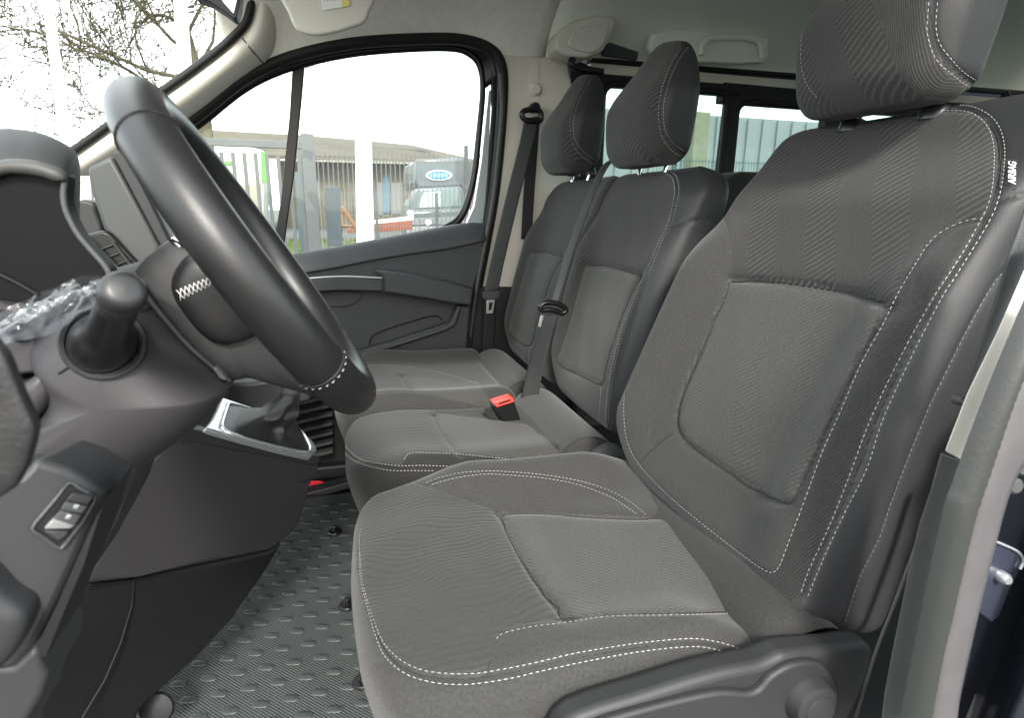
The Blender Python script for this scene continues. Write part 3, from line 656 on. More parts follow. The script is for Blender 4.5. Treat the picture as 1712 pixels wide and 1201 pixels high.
# far B-pillar trim
bp = [(828,84),(860,80),(900,81),(945,88),(960,200),(950,350),(930,420),(905,480),(802,480),(812,420),(826,330),(835,240),(838,160),(835,110)]
b1 = slab('door_pillar_trim', [U(x, y, 'y', 2.186) for x, y in bp], (0, .03, 0), BEI, van, .008, 3, curve=2)
lw = slab('lower_pillar_trim', [U(x, y, 'y', 2.17) for x, y in [(800,480),(908,480),(900,700),(770,700),(785,560)]], (0, .04, 0), PL, van, .006, 2)
slab('belt_height_slide', [U(x, y, 'y', 2.182) for x, y in [(886,112),(890,104),(899,104),(902,112),(901,185),(884,185)]], (0, .01, 0), BEI, b1, .002, 2)
lathe('belt_height_knob', [(0, .022), (.014, .022), (.022, .014), (.024, 0)], U(894, 150, 'y', 2.188), (0, -1, 0), BEI, b1, 28)
# door opening seal: black tube all round with a grey inner lip
tube('door_seal', [p+V(0, -.012, 0) for p in sealP], .020, BLK, van, 10, n=5)
tube('seal_lip', [U(x+4, y+3, 'y', 2.165) for x, y in [(834,120),(836,180),(829,260),(821,330),(808,400),(793,480),(782,560)]], .009, PLG, van, 8, n=5)
# rear quarter: belt wall, pillars and the rail under the rear headliner
YR = 2.19
def wallpoly(name, px, m, y=YR, t=.03, bw=.004): return slab(name, [U(a, b, 'y', y) for a, b in px], (0, t, 0), m, van, bw, 2)
wx = lambda x0, x1, z0, z1: [V(x0, YR, z0), V(x1, YR, z0), V(x1, YR, z1), V(x0, YR, z1)]
slab('roof_side_rail', wx(.93, 3.3, 1.395, 1.43), (0, .05, 0), BEI, van, .004, 2)
slab('rail_black_strip', [V(.93, YR-.006, 1.431), V(3.3, YR-.006, 1.455), V(3.3, YR-.006, 1.475), V(.93, YR-.006, 1.452)], (0, .05, 0), BLK, van, .003, 2)  # black strip between the side rail and the rear headliner
slab('window_header', wx(.93, 3.3, 1.355, 1.394), (0, .05, 0), PLS, van, .003, 2)
slab('sliding_door_header', [V(1.50, YR-.004, 1.325), V(3.3, YR-.004, 1.325), V(3.3, YR-.004, 1.385), V(1.50, YR-.004, 1.40)], (0, .05, 0), BLK, van, .004, 2)
wd = slab('window_pillar', [V(1.515, YR-.01, .6), V(1.585, YR-.01, .6), V(1.585, YR-.01, 1.36), V(1.535, YR-.01, 1.36)], (0, .06, 0), BLK, van, .008, 3)
slab('rear_pillar', wx(2.02, 2.20, .5, 1.36), (0, .05, 0), BLK, van, .008, 3)
slab('rear_pillar', wx(3.0, 3.3, .5, 1.36), (0, .05, 0), BEI, van, .008, 3)
slab('side_wall_panel', wx(.93, 3.3, -.02, .86), (0, .05, 0), PL, van, .004, 2)
slab('front_quarter_pillar', [V(.90, YR-.02, .5), V(.99, YR-.02, .5), V(.975, YR-.02, 1.40), V(.86, YR-.02, 1.43)], (0, .05, 0), BLK, van, .006, 2)
for x0, x1 in ((.98, 1.53), (1.57, 2.04), (2.18, 3.02)):
    slab('side_window_glass', [V(x0, YR+.02, .84), V(x1, YR+.02, .84), V(x1, YR+.02, 1.38), V(x0, YR+.02, 1.38)], (0, .004, 0), GLT, van, 0)
# rounded corners of the window openings, as a rubber frame around each pane
def rrect(x0, x1, z0, z1, r, y, n=6):
    P = []
    for cx, cz, a0 in ((x1-r, z1-r, 0), (x0+r, z1-r, 90), (x0+r, z0+r, 180), (x1-r, z0+r, 270)):
        for k in range(n+1):
            a = R(a0+90*k/n); P.append(V(cx+r*math.cos(a), y, cz+r*math.sin(a)))
    return P
for x0, x1, z1 in ((.985, 1.53, 1.365), (1.575, 2.03, 1.335), (2.19, 3.0, 1.345)):
    tube('window_rubber', rrect(x0, x1, .86, z1, .05, YR+.005), .014, BLK, van, 8, True)
OUT = mat('body_outer_paint', (.012, .014, .024), .3, .5, coat=.8)
slab('outer_skin', [V(.93, 2.27, 1.375), V(3.34, 2.27, 1.375), V(3.34, 2.27, 1.75), V(.93, 2.27, 1.75)], (0, .02, 0), OUT, van, 0)
slab('outer_skin', [V(.60, 2.27, -.40), V(3.34, 2.27, -.40), V(3.34, 2.27, .845), V(.60, 2.27, .845)], (0, .02, 0), OUT, van, 0)
slab('outer_skin', [V(.63, 2.271, .80), V(.98, 2.271, .80), V(.98, 2.271, 1.75), V(.63, 2.271, 1.75)], (0, .02, 0), OUT, van, 0)
# rear end wall and far side door window, floor
FLR = mat('floor_mat_rubber', (.030, .034, .034), .55, .4, bump=[('noise', 500, .2)])
slab('rear_wall', [V(3.3, .3, 0), V(3.3, 2.22, 0), V(3.3, 2.22, .85), V(3.3, .3, .85)], (.04, 0, 0), PL, van, 0)
slab('rear_wall_header', [V(3.3, .3, 1.40), V(3.3, 2.22, 1.40), V(3.3, 2.22, 1.68), V(3.3, .3, 1.68)], (.04, 0, 0), BEI, van, 0)
slab('rear_glass', [V(3.31, .3, .85), V(3.31, 2.22, .85), V(3.31, 2.22, 1.40), V(3.31, .3, 1.40)], (.004, 0, 0), GLT, van, 0)
slab('near_side_wall', [V(.95, .30, 0), V(3.3, .30, 0), V(3.3, .30, .85), V(.95, .30, .85)], (0, -.04, 0), PL, van, 0)
slab('near_side_header', [V(.95, .31, 1.40), V(3.3, .31, 1.40), V(3.3, .31, 1.60), V(.95, .31, 1.60)], (0, -.04, 0), BEI, van, 0)
slab('near_side_glass', [V(.95, .29, .85), V(3.3, .29, .85), V(3.3, .29, 1.40), V(.95, .29, 1.40)], (0, -.004, 0), GLT, van, 0)
# overhead: grab handles, belt anchor cover, dome lamp
ac = slab('belt_anchor_cover', [U(x, y, 'y', 2.06) for x, y in [(929,62),(938,48),(965,33),(1000,25),(1028,27),(1031,37),(1022,60),(1008,85),(980,96),(945,92),(930,80)]], (0, .1, 0), BEI, van, .014, 4, curve=1)
slab('anchor_cover_lid', [U(x, y, 'y', 2.052) for x, y in [(950,75),(965,50),(990,42),(1018,42),(1008,75),(985,88)]], (0, .02, 0), BEI, ac, .004, 3, curve=2)
tube('belt_anchor_arm', [U(x, y, 'y', 2.08) for x, y in [(958,96),(955,108),(975,116),(1008,120)]], .012, PLS, ac, 8, n=4)
gp = slab('grab_handle_recess', [U(x, y, 'y', 2.10) for x, y in [(1088,62),(1100,52),(1140,50),(1230,55),(1282,57),(1284,80),(1278,104),(1180,103),(1095,94)]], (0, .03, .0), GRN, van, .008, 3, curve=2)
tube('grab_handle', [U(x, y, 'y', 2.08) for x, y in [(1172,92),(1176,72),(1190,64),(1230,62),(1262,66),(1272,78),(1274,98)]], .011, GRN, gp, 10, n=4)
slab('anchor_recess', [U(x, y, 'y', 2.14) for x, y in [(1005,78),(1020,70),(1068,86),(1066,100),(1010,92)]], (0, .02, 0), PLG, van, .004, 2)
dl = slab('dome_lamp', [V(1.22, 1.55, 1.645), V(1.42, 1.72, 1.645), V(1.50, 1.62, 1.645), V(1.32, 1.42, 1.645)], (0, 0, -.022), BEI, van, .006, 3)
# sun visor with warning label
vp = [(472,-30),(482,20),(494,46),(508,55),(530,59),(560,54),(600,42),(612,34),(618,18),(626,-30)]
vis = thing('sun_visor', U(550, 20, 'y', 1.86), 'beige sun visor above the far door with a white and yellow label', 'sun visor')
vb = slab('visor_board', [U(x, y, 'y', 1.86) for x, y in vp], (0, .03, .004), BEI, vis, .008, 3, curve=3)
lb = slab('warning_label', [U(x, y, 'y', 1.857) for x, y in [(535,-22),(582,-30),(585,9),(539,17)]], (0, .002, 0), mat('paper_white', (.75, .76, .74), .6), vb, 0)
slab('warning_label', [U(x, y, 'y', 1.8565) for x, y in [(570,-27),(582,-30),(585,9),(572,12)]], (0, .002, 0), mat('paper_yellow', (.75, .62, .22), .6), vb, 0)
rnd = random.Random(3); INK = mat('printed_ink', (.12, .12, .12), .6)
for k in range(4):
    for j in range(5):
        x0 = 541+j*5.4; y0 = 2-k*6-j*.9
        box('label_print', U(x0+1.5, y0, 'y', 1.8555), (.0028+.003*rnd.random(), .0004, .0012), INK, lb, 0)
# interior mirror corner
mr = thing('rear_view_mirror', U(385, 5, 'y', .95), 'black framed interior mirror hanging at the top of the windscreen', 'mirror')
slab('mirror_housing', [U(x, y, 'y', .95) for x, y in [(325,-6),(352,4),(372,17),(390,31),(395,30),(400,10),(404,-30),(330,-60)]], (0, .03, 0), PL, mr, .006, 3, curve=1)
slab('mirror_glass', [U(x, y, 'y', .948) for x, y in [(362,-12),(375,6),(391,24),(397,-2),(399,-30)]], (0, .003, 0), CHR, mr, .001, 1)
# windscreen
wsP = [[U(*p, 'y', 2.09) for p in top]]; wsP.append([V(q[0]+.04, .30, q[2]) for q in wsP[0]])
mid_ = [V((a[0])-.10, 1.2, a[2]+.02) for a in wsP[0]]
ws = loft('windscreen', [wsP[0], mid_, wsP[1]], GL, van, 6, 3)

# second row glimpsed behind the front seats
rs_ = thing('second_row_bench', U(1240, 300, 'y', 1.55)*V(1, 1, 0), 'dark rounded shoulder of the second row seat behind the driver backrest', 'seat')
slab('backrest', [U(x, y, 'y', 1.55) for x, y in [(1195,420),(1200,350),(1212,312),(1228,293),(1246,286),(1300,288),(1340,320),(1340,430)]], (0, .42, 0), FABDK, rs_, .02, 4)
slab('seat_base', [V(1.45, 1.5, .02), V(1.75, 1.5, .02), V(1.78, 1.5, .62), V(1.48, 1.5, .62)], (0, .45, 0), FABDK, rs_, .02, 2)
rb_ = thing('rear_seat_belt', U(1692, 165, 'y', 1.9), 'black seat belt guide hanging from the rear ceiling beside the driver headrest', 'seat belt')
tube('belt_guide', [U(x, y, 'y', 1.9) for x, y in [(1680,152),(1684,166),(1700,172),(1714,176)]], [.012, .022, .026, .02], PLS, rb_, 10, n=4)
# ================================================================== far door
door = thing('passenger_door', (.2, 2.2, .02), 'closed far passenger door in dark grey plastic with its side window', 'door')
gl = [(285,262),(330,212),(400,152),(455,122),(520,101),(600,86),(700,79),(760,80),(785,90),(801,110),(806,150),(800,220),(792,290),(780,340),(762,372),(740,385),(606,408),(480,430),(440,440),(300,470)]
slab('window_glass', [U(x, y, 'y', 2.262) for x, y in gl], (0, .004, 0), GL, door, 0)
fr = [(270,262),(300,228),(340,200),(400,152),(455,122),(520,101),(600,86),(700,79),(760,80),(786,90),(802,110),(807,150),(801,220),(793,290),(781,340),(766,368),(742,384)]
tube('window_frame', [U(x, y, 'y', 2.25) for x, y in fr], [.016, .016, .016, .014, .011, .013, .018], PLS, door, 10, n=5)
def strip(name, a, b, ya, yb, m, parent, t=.01):
    return solid(loft(name, [[U(*p, 'y', ya), U((p[0]+q[0])/2, (p[1]+q[1])/2, 'y', (ya+yb)/2), U(*q, 'y', yb)] for p, q in zip(a, b)], m, parent, 4, 2), t, 0)
# black frame between glass and the opening seal
inn = [(262,275),(310,222),(345,196),(400,152),(455,122),(520,101),(600,86),(700,79),(760,80),(786,90),(803,110),(808,150)]
out = [(255,255),(305,210),(338,187),(395,142),(448,112),(512,91),(600,73),(700,67),(765,68),(800,76),(824,95),(834,130)]
strip('upper_frame', inn, out, 2.255, 2.215, PLS, door)
db = slab('divider_bar', [U(x, y, 'y', 2.25) for x, y in [(489,108),(510,102),(505,160),(492,290),(473,425),(454,430),(470,330),(484,190)]], (0, .025, 0), PLS, door, .004, 2)
pn = mat('van_outer_paint', (.30, .34, .36), .25, .5, coat=1)
slab('painted_frame', [U(x, y, 'y', 2.235) for x, y in [(818,150),(822,150),(816,280),(811,374),(780,375),(793,345),(805,270)]], (0, .03, 0), pn, door, .002, 1)
slab('inner_seal', [U(x, y, 'y', 2.222) for x, y in [(822,120),(832,125),(834,200),(826,300),(814,382),(800,450),(790,520),(776,660),(765,660),(778,540),(790,470),(808,376),(816,290),(824,180)]], (0, .03, 0), BLK, door, .004, 2, curve=2)
# trim: upper sill facet
a = [(430,440),(476,429),(540,418),(606,406),(690,390),(775,375),(817,376)]
b = [(430,470),(495,459),(560,448),(629,434),(690,424),(750,416),(812,402)]
solid(loft('window_sill', [[U(*p, 'y', 2.245), U(*p, 'y', 2.20)+V(0, 0, .002), U((p[0]+q[0])/2, (p[1]+q[1])/2, 'y', 2.165), U(*q, 'y', 2.15)] for p, q in zip(a, b)], DOORP, door, 4, 4), .008, 1)
base = [(430,440),(500,458),(629,433),(735,417),(813,400),(803,440),(792,479),(788,510),(779,628),(775,760),(330,760),(330,470)]
slab('main_panel', [U(x, y, 'y', 2.165) for x, y in [(400,470),(500,456),(629,432),(735,416),(813,399),(803,440),(792,480),(788,510),(779,628),(775,800),(330,800),(330,480)]], (0, .04, 0), DOORP, door, .004, 2)
slab('lower_pocket', [U(x, y, 'y', 2.12) for x, y in [(420,700),(560,600),(597,588),(660,570),(752,540),(764,513),(770,512),(786,512),(777,640),(773,800),(420,800)]], (0, .045, 0), DOORP, door, .008, 3)
tube('pocket_edge', [U(x, y, 'y', 2.115) for x, y in [(560,610),(600,595),(660,577),(725,556),(754,544),(762,530),(768,512)]], [.006, .008, .009, .010, .010, .008], DOORP, door, 10, n=5)
tube('pocket_line', [U(x, y, 'y', 2.161) for x, y in [(618,578),(619,568),(628,558),(670,543),(715,530),(732,529),(739,537)]], .0022, BLK, door, 6, n=5)
slab('speaker_recess', [U(x, y, 'y', 2.158) for x, y in [(540,487),(600,488),(603,500),(580,513),(545,512),(520,500)]], (0, .006, 0), DOORP, door, .004, 2, curve=2)
slab('armrest', [U(x, y, 'y', 2.10) for x, y in [(440,480),(503,469),(568,464),(641,466),(641,488),(568,486),(522,489),(450,500)]], (0, .06, 0), DOORP, door, .006, 3)
tube('armrest_trim', [U(x, y, 'y', 2.098) for x, y in [(440,476),(470,472),(505,467),(568,462.5),(641,465)]], .0035, mat('light_trim', (.35, .36, .37), .35, metal=.3), door, 8, n=5)
slab('pull_handle', [U(x, y, 'y', 2.085) for x, y in [(628,452),(640,453),(683,458),(741,470),(792,483),(788,511),(755,508),(721,501),(641,489),(641,466)]], (0, .075, 0), DOORP, door, .008, 3)
tube('handle_edge', [U(x, y, 'y', 2.082) for x, y in [(628,452),(640,464),(641,489)]], .0018, PLG, door, 6)
# ================================================================== floor
fl = tag(slab('floor', [V(-1.2, .36, 0), V(-1.2, 2.2, 0), V(3.3, 2.2, 0), V(3.3, .36, 0)], (0, 0, -.05), PLD, None, 0), kind='structure')
fm = thing('floor_mat', (-.2, 1.4, .002), 'dark ribbed rubber floor mat with raised oval studs in the footwell', 'floor mat')
FM = mat('ribbed_mat_rubber', (.055, .063, .062), .65, .3, bump=[('cross', 900, .9), ('noise', 200, .1)], var=(5, .12))
g = [[-.75, .62], [-.75, 1.80], [.06, 1.80], [.05, .62]]
vv_ = [V(x, y, .008) for x, y in g]; o = mesh('mat_sheet', vv_+[p-V(0, 0, .006) for p in vv_], [(3, 2, 1, 0), (4, 5, 6, 7), (0, 1, 5, 4), (1, 2, 6, 5), (2, 3, 7, 6), (3, 0, 4, 7)], FM, fm, False, uv=[(p[0], p[1]) for p in vv_]*2)
# ================================================================== steering wheel
def puff(name, px, y, depth, m, parent, center=None, n=3.0, rings=14, curve=4, back=.02, dy=None, k0=.0):
    """soft solid: an outline (photo pixels at distance y) swelling towards the near side by depth"""
    P2 = crom(px, curve, True) if curve else np.array(px, float)
    yy = lambda q: (y if dy is None else dy(q[0], q[1]))
    B = np.array([U(a, b, 'y', yy((a, b))) for a, b in P2]); c2 = np.array(center if center is not None else P2.mean(0)); C = U(*c2, 'y', yy(c2))
    N = len(B); vs = [B+V(0, back, 0)]
    for k in range(rings+1):
        s = math.cos(k/rings*math.pi/2)**.8 if k < rings else 0.0
        h = depth*(1-s**n)**(1/n)
        if k == rings: vs.append(np.array([C-V(0, depth, 0)]))
        else: vs.append(C+(B-C)*s-V(0, h, 0))
    v = np.vstack(vs); f = [tuple(range(N))]
    for k in range(rings):
        for i in range(N): f.append((k*N+i, k*N+(i+1) % N, (k+1)*N+(i+1) % N, (k+1)*N+i))
    t = len(v)-1; k = rings
    for i in range(N): f.append((k*N+i, k*N+(i+1) % N, t))
    ob = mesh(name, v, f, m, parent); orient_out(ob); sharp(ob, 50); return ob
WC, WTH, WYA, WR = V(-.0717, .593, .8515), .5493, .0511, .150
wax = V(math.cos(WTH)*math.cos(WYA), math.sin(WYA), math.sin(WTH)*math.cos(WYA))
wt = V(-math.sin(WTH), 0, math.cos(WTH)); wt -= wax*(wt@wax); wt /= np.linalg.norm(wt); ws_ = np.cross(wax, wt)
wheel = thing('steering_wheel', WC, 'black leather steering wheel with white cross stitching on its spoke, seen edge on', 'steering wheel')
def wp(a, r=WR, h=0): return WC+r*(math.cos(a)*wt+math.sin(a)*ws_)+wax*h
RIMR = .0205
rimP = [wp(a) for a in np.linspace(0, 2*math.pi, 120, endpoint=False)]
v, f = tube_geo(rimP, RIMR, 28, True, wax); v = np.array(v)
# ring seams pressed in where the leather covers meet
ang = np.arctan2((v-WC)@ws_, (v-WC)@wt)
rim = mesh('rim', v, f, LEAW, wheel)
def angpx(px, py):
    best = min(np.linspace(0, 2*math.pi, 720), key=lambda a: np.hypot(*(proj(wp(a))-np.array([px, py]))+0*1) + (200 if (wp(a)[1] > WC[1]) else 0)); return best
for (px, py, thr) in ((258, 226, False), (538, 604, True)):
    a = angpx(px, py); c0 = wp(a); tdir = -math.sin(a)*wt+math.cos(a)*ws_; rd = math.cos(a)*wt+math.sin(a)*ws_
    tube('leather_joint', [c0+(RIMR+.0001)*(math.cos(b)*rd+math.sin(b)*wax) for b in np.linspace(0, 2*math.pi, 32, endpoint=False)], .0011, BLK, rim, 6, True)
    if thr:
        L0 = np.array([c0+tdir*.003+(RIMR+.0004)*(math.cos(b)*rd+math.sin(b)*wax) for b in np.linspace(0, 2*math.pi, 90)]); nn = np.array([(q-c0)/RIMR for q in L0])
        stitches('rim_stitching', [(L0, nn)], THR, rim, .004, .002, .0005)
# hub, spokes
hub = puff('hub_shell', [(226,462),(240,436),(259,419),(290,397),(325,392),(380,430),(440,500),(500,570),(566,640),(548,664),(507,653),(455,639),(420,629),(402,632),(378,630),(348,607),(312,568),(270,518),(243,484)], .600, .028, PL, wheel, (372, 540), 3, 12, 4, .20)
pad = puff('airbag_pad', [(290,478),(296,455),(315,430),(340,424),(400,440),(460,500),(470,540),(444,552),(415,566),(385,573),(360,569),(336,552),(313,524),(297,501)], .573, .018, LEAW, wheel, (360, 500), 3.5, 12, 4, .05)
tube('pad_gap', [U(x, y, 'y', .5705) for x, y in [(340,424),(314,430),(295,454),(289,478),(296,502),(312,526),(335,554),(360,571),(385,575)]], .0013, BLK, wheel, 6, n=5)
tube('shell_joint', [U(x, y, 'y', .577) for x, y in [(287,400),(302,408),(318,413),(336,424)]], .0012, BLK, wheel, 6, n=4)
# cross stitching
up_ = crom([(296,485),(314,477),(332,470),(350,463),(368,456)], 6); lo_ = crom([(303,503),(320,494),(337,486),(354,477),(371,468)], 6)
pv = np.array([v_.co for v_ in pad.data.vertices])+np.array(wloc(wheel)); pb = BVHTree.FromPolygons(pv.tolist(), [tuple(p.vertices) for p in pad.data.polygons])
def onb(b, x, y, lift=.0008):
    h = b.ray_cast(Vector(CAM), Vector(ray(x, y))); return np.array(h[0])+np.array(h[1])*lift if h[0] is not None else U(x, y, 'y', .55)
ua, la = resample(up_, 11), resample(lo_, 11); cv, cf = [], []
for k in range(11):
    for (p, q) in (((ua[k], la[min(k+1, 10)]), 0), ((la[k], ua[min(k+1, 10)]), 0)):
        v_, f_ = tube_geo([onb(pb, *p[0]), onb(pb, *((p[0]+p[1])/2), .0014), onb(pb, *p[1])], .0004, 5, base=len(cv)); cv += v_.tolist(); cf += f_
tag(mesh('cross_stitching', cv, cf, THR, pad), kind='stuff')
# the chrome collar at the head of the hub
tube('hub_chrome', [U(x, y, 'y', .585) for x, y in [(288,398),(297,408),(310,418),(328,424),(342,425)]], .004, CHR, wheel, 8, n=4)
lathe('hub_button', [(0, .008), (.017, .008), (.020, .005), (.021, 0)], U(330, 408, 'y', .62), wax, PL, wheel, 28)
sp = slab('far_spoke', [wp(a, r, h) for a, r, h in ((1.2, .04, .0), (1.35, .145, 0), (1.95, .145, 0), (2.1, .04, 0))], -wax*.02, PLG, wheel, .005, 2)
slab('lower_spoke', [wp(a, r, 0) for a, r in ((2.85, .05), (3.0, .145), (3.35, .145), (3.5, .05))], -wax*.02, PL, wheel, .005, 2)
slab('near_spoke', [wp(a, r, -.004) for a, r in ((4.2, .04), (4.45, .14), (4.95, .14), (5.2, .04))], -wax*.02, PL, wheel, .005, 2)
# ================================================================== dashboard
dash = thing('dashboard', (-.5, 1.1, .3), 'dark plastic dashboard with hooded instrument binnacle and steering column cowl', 'dashboard')
# binnacle hood
n_ = [(-60,296),(0,274),(30,271),(60,274),(85,281),(103,289),(108,298),(106,325),(109,348),(118,370),(132,394),(152,418),(172,440),(182,456),(182,466)]
c_ = [(-60,226),(0,216),(30,217),(62,222),(92,233),(118,248),(129,262),(133,290),(133,320),(132,350),(132,372),(133,394),(150,414),(170,436),(182,462)]
S1 = [U(x, y, 'y', .52) for x, y in n_]; S0 = [p+V(-.002, .012, -.003) for p in S1]
S2 = [U(x*.3+a*.7, y*.3+b*.7, 'y', .555) for (x, y), (a, b) in zip(n_, c_)]; S3 = [U(x, y, 'y', .60) for x, y in c_]
S4 = [U(x, y, 'y', .70) for x, y in c_]; S5 = [U(x-14, y+4, 'y', .80) for x, y in c_]
loft('binnacle_hood', [S1, S2, S3, S4, S5], mat('hood_black', (.012, .012, .0125), .6, .3, bump=[('grain', 1400, .2)]), dash, 5, 5)
sp_ = n_+[(182,470),(120,470),(60,488),(-60,470)]
cl = slab('binnacle_side', [U(x, y, 'y', .523) for x, y in n_+[(186,470),(150,500),(60,510),(-60,470)]], (0, .02, 0), mat('binnacle_gloss', (.0045, .0042, .005), .45, .1), dash, .003, 2, curve=2)
tube('binnacle_edge', [U(x, y, 'y', .519) for x, y in n_], .0022, PLG, dash, 8, n=5)
tube('binnacle_band', [U(x, y+8, 'y', .517) for x, y in n_[:6]]+[U(105, 300, 'y', .518)], [.004, .005, .0055, .005, .002], mat('band_grey', (.035, .035, .033), .6), dash, 8, n=5)
tube('binnacle_joint', [U(-20, 450, 'y', .521), U(0, 459, 'y', .521), U(30, 474, 'y', .521), U(62, 492, 'y', .521)], .0013, BLK, dash, 6)
slab('lower_binnacle', [U(x, y, 'y', .53) for x, y in [(-60,430),(0,460),(62,492),(110,500),(90,620),(-60,640)]], (0, .05, 0), PLP, dash, .003, 2)
# main body of the dash, running across to the far side
def dsec(y, k=1.0):
    return [V(-.95, y, .85), V(-.75, y, .85), V(-.58, y, .83), V(-.48, y, .80), V(-.42, y, .75), V(-.41, y, .68), V(-.41, y, .60), V(-.42, y, .50), V(-.55, y, .36), V(-.8, y, .3), V(-.95, y, .3)]
loft('dash_body', [dsec(.50), dsec(.8), dsec(1.4), dsec(1.9), dsec(2.16)], PLD, dash, 2, 5, cap=False)
slab('dash_top_pad', [U(x, y, 'y', 1.16) for x, y in [(120,338),(156,338),(160,352),(172,384),(165,393),(150,396),(120,396)]], (0, .3, 0), PL, dash, .012, 3, curve=2)
slab('pillar_speaker_grille', [U(x, y, 'y', 2.0) for x, y in [(125,294),(150,294),(154,338),(120,340)]], (0, .02, 0), BEI, dash, .003, 2)
gq = slab('vent_housing', [U(x, y, 'y', 1.05) for x, y in [(130,395),(172,385),(184,390),(250,460),(250,510),(190,500),(140,420)]], (0, .10, 0), PLS, dash, .004, 2)
for k in range(5):
    x0, y0 = 168+k*13, 412+k*13
    slab('vent_slat', [U(x0, y0+3, 'y', 1.045), U(x0+24, y0-5, 'y', 1.045), U(x0+24, y0-2, 'y', 1.045), U(x0, y0+7, 'y', 1.045)], (0, .05, 0), PL, gq, .001, 1)
slab('vent_bezel', [U(x, y, 'y', 1.04) for x, y in [(134,398),(146,396),(215,462),(224,480),(205,480),(180,450)]], (0, .02, 0), PL, dash, .003, 2)
slab('vent_bezel', [U(x, y, 'y', 1.04) for x, y in [(184,403),(190,405),(236,462),(232,468)]], (0, .02, 0), PL, dash, .002, 2)
# column cowl
cowl = puff('column_cowl', [(180,452),(227,463),(245,497),(280,542),(315,581),(350,612),(382,637),(385,648),(371,668),(343,697),(312,722),(280,746),(217,790),(178,824),(110,800),(50,772),(52,740),(59,702),(87,682),(105,652),(103,622),(84,592),(76,566),(95,520),(130,480)], .575, .075, PLP, dash, (215, 640), 2.6, 18, 4, .25)
cvt = np.array([q.co for q in cowl.data.vertices])+np.array(wloc(dash)); cb = BVHTree.FromPolygons(cvt.tolist(), [tuple(p.vertices) for p in cowl.data.polygons])
tube('cowl_joint', [onb(cb, x, y, .0002) for x, y in [(98,625),(112,616),(128,604)]], .0012, BLK, cowl, 6)
tube('cowl_joint', [onb(cb, x, y, .0002) for x, y in [(236,522),(246,516),(254,512)]], .0008, BLK, cowl, 6)
tube('cowl_edge_gap', [U(x, y, 'y', .566) for x, y in [(227,463),(247,497),(282,541),(317,580),(352,611),(384,638)]], .003, BLK, dash, 8, n=4)
slab('cowl_latch', [U(x, y, 'y', .56) for x, y in [(354,614),(362,616),(380,634),(378,638),(366,634)]], (0, .01, 0), PLG, dash, .001, 1)
puff('knee_pocket', [(10,640),(40,640),(86,612),(100,625),(104,645),(90,676),(58,702),(20,720)], .53, .02, PLP, dash, None, 3, 10, 4, .05)
# bottom edge of the dash over the footwell
slab('centre_stack', [V(-.34, .98, .80), V(-.30, .98, .70), V(-.26, .98, .55), V(-.40, .98, .50), V(-.45, .98, .80)], (0, .42, 0), PLD, dash, .01, 3)
pl = slab('passenger_lower_dash', [U(x, y, 'y', 1.55) for x, y in [(380,640),(420,640),(470,632),(520,650),(520,672),(430,690),(380,700)]], (0, .5, 0), PL, dash, .01, 3)
# ---- indicator stalk
stalk = thing('light_stalk', U(172, 578, 'y', .50), 'black light control stalk with a round ridged end, below the binnacle', 'stalk')
b0 = onb(cb, 172, 574, 0); e0 = U(206, 488, 'y', .415); ax_ = (e0-b0); Ls_ = np.linalg.norm(ax_); ax_ /= Ls_
lathe('stalk_collar', [(.0285, -.012), (.0285, .0015), (.0270, .003), (.0245, .001), (.024, -.006)], b0, ax_*.3+V(0, -.9, .1), PL, stalk, 48, False)
lathe('stalk_boot', [(.0225, -.01), (.0225, .004), (.021, .014), (.017, .025), (.0135, .034), (.0120, Ls_-.016)], b0, ax_, PLS, stalk, 40)
lathe('stalk_end', [(.0105, -.028), (.0122, -.026), (.0126, -.015), (.0127, -.0115), (.0117, -.011), (.0117, -.009), (.0135, -.0085), (.0136, -.003), (.0130, .0025), (.0108, .0055), (.007, .0068), (0, .0072)], e0, ax_, mat('stalk_plastic', (.012, .012, .0125), .42, .45), stalk, 44)
for k in range(40):
    a = k/40*2*math.pi; r = V(0, 0, 1); e1 = np.cross(ax_, r); e1 /= np.linalg.norm(e1); e2 = np.cross(ax_, e1); d = math.cos(a)*e1+math.sin(a)*e2
    if k == 0: rv, rf = [], []
    v_, f_ = tube_geo([e0-ax_*.0082+d*.0135, e0-ax_*.005+d*.0136], .0004, 4, base=len(rv)); rv += v_.tolist(); rf += f_
tag(mesh('grip_ridges', rv, rf, PL, stalk), kind='stuff')
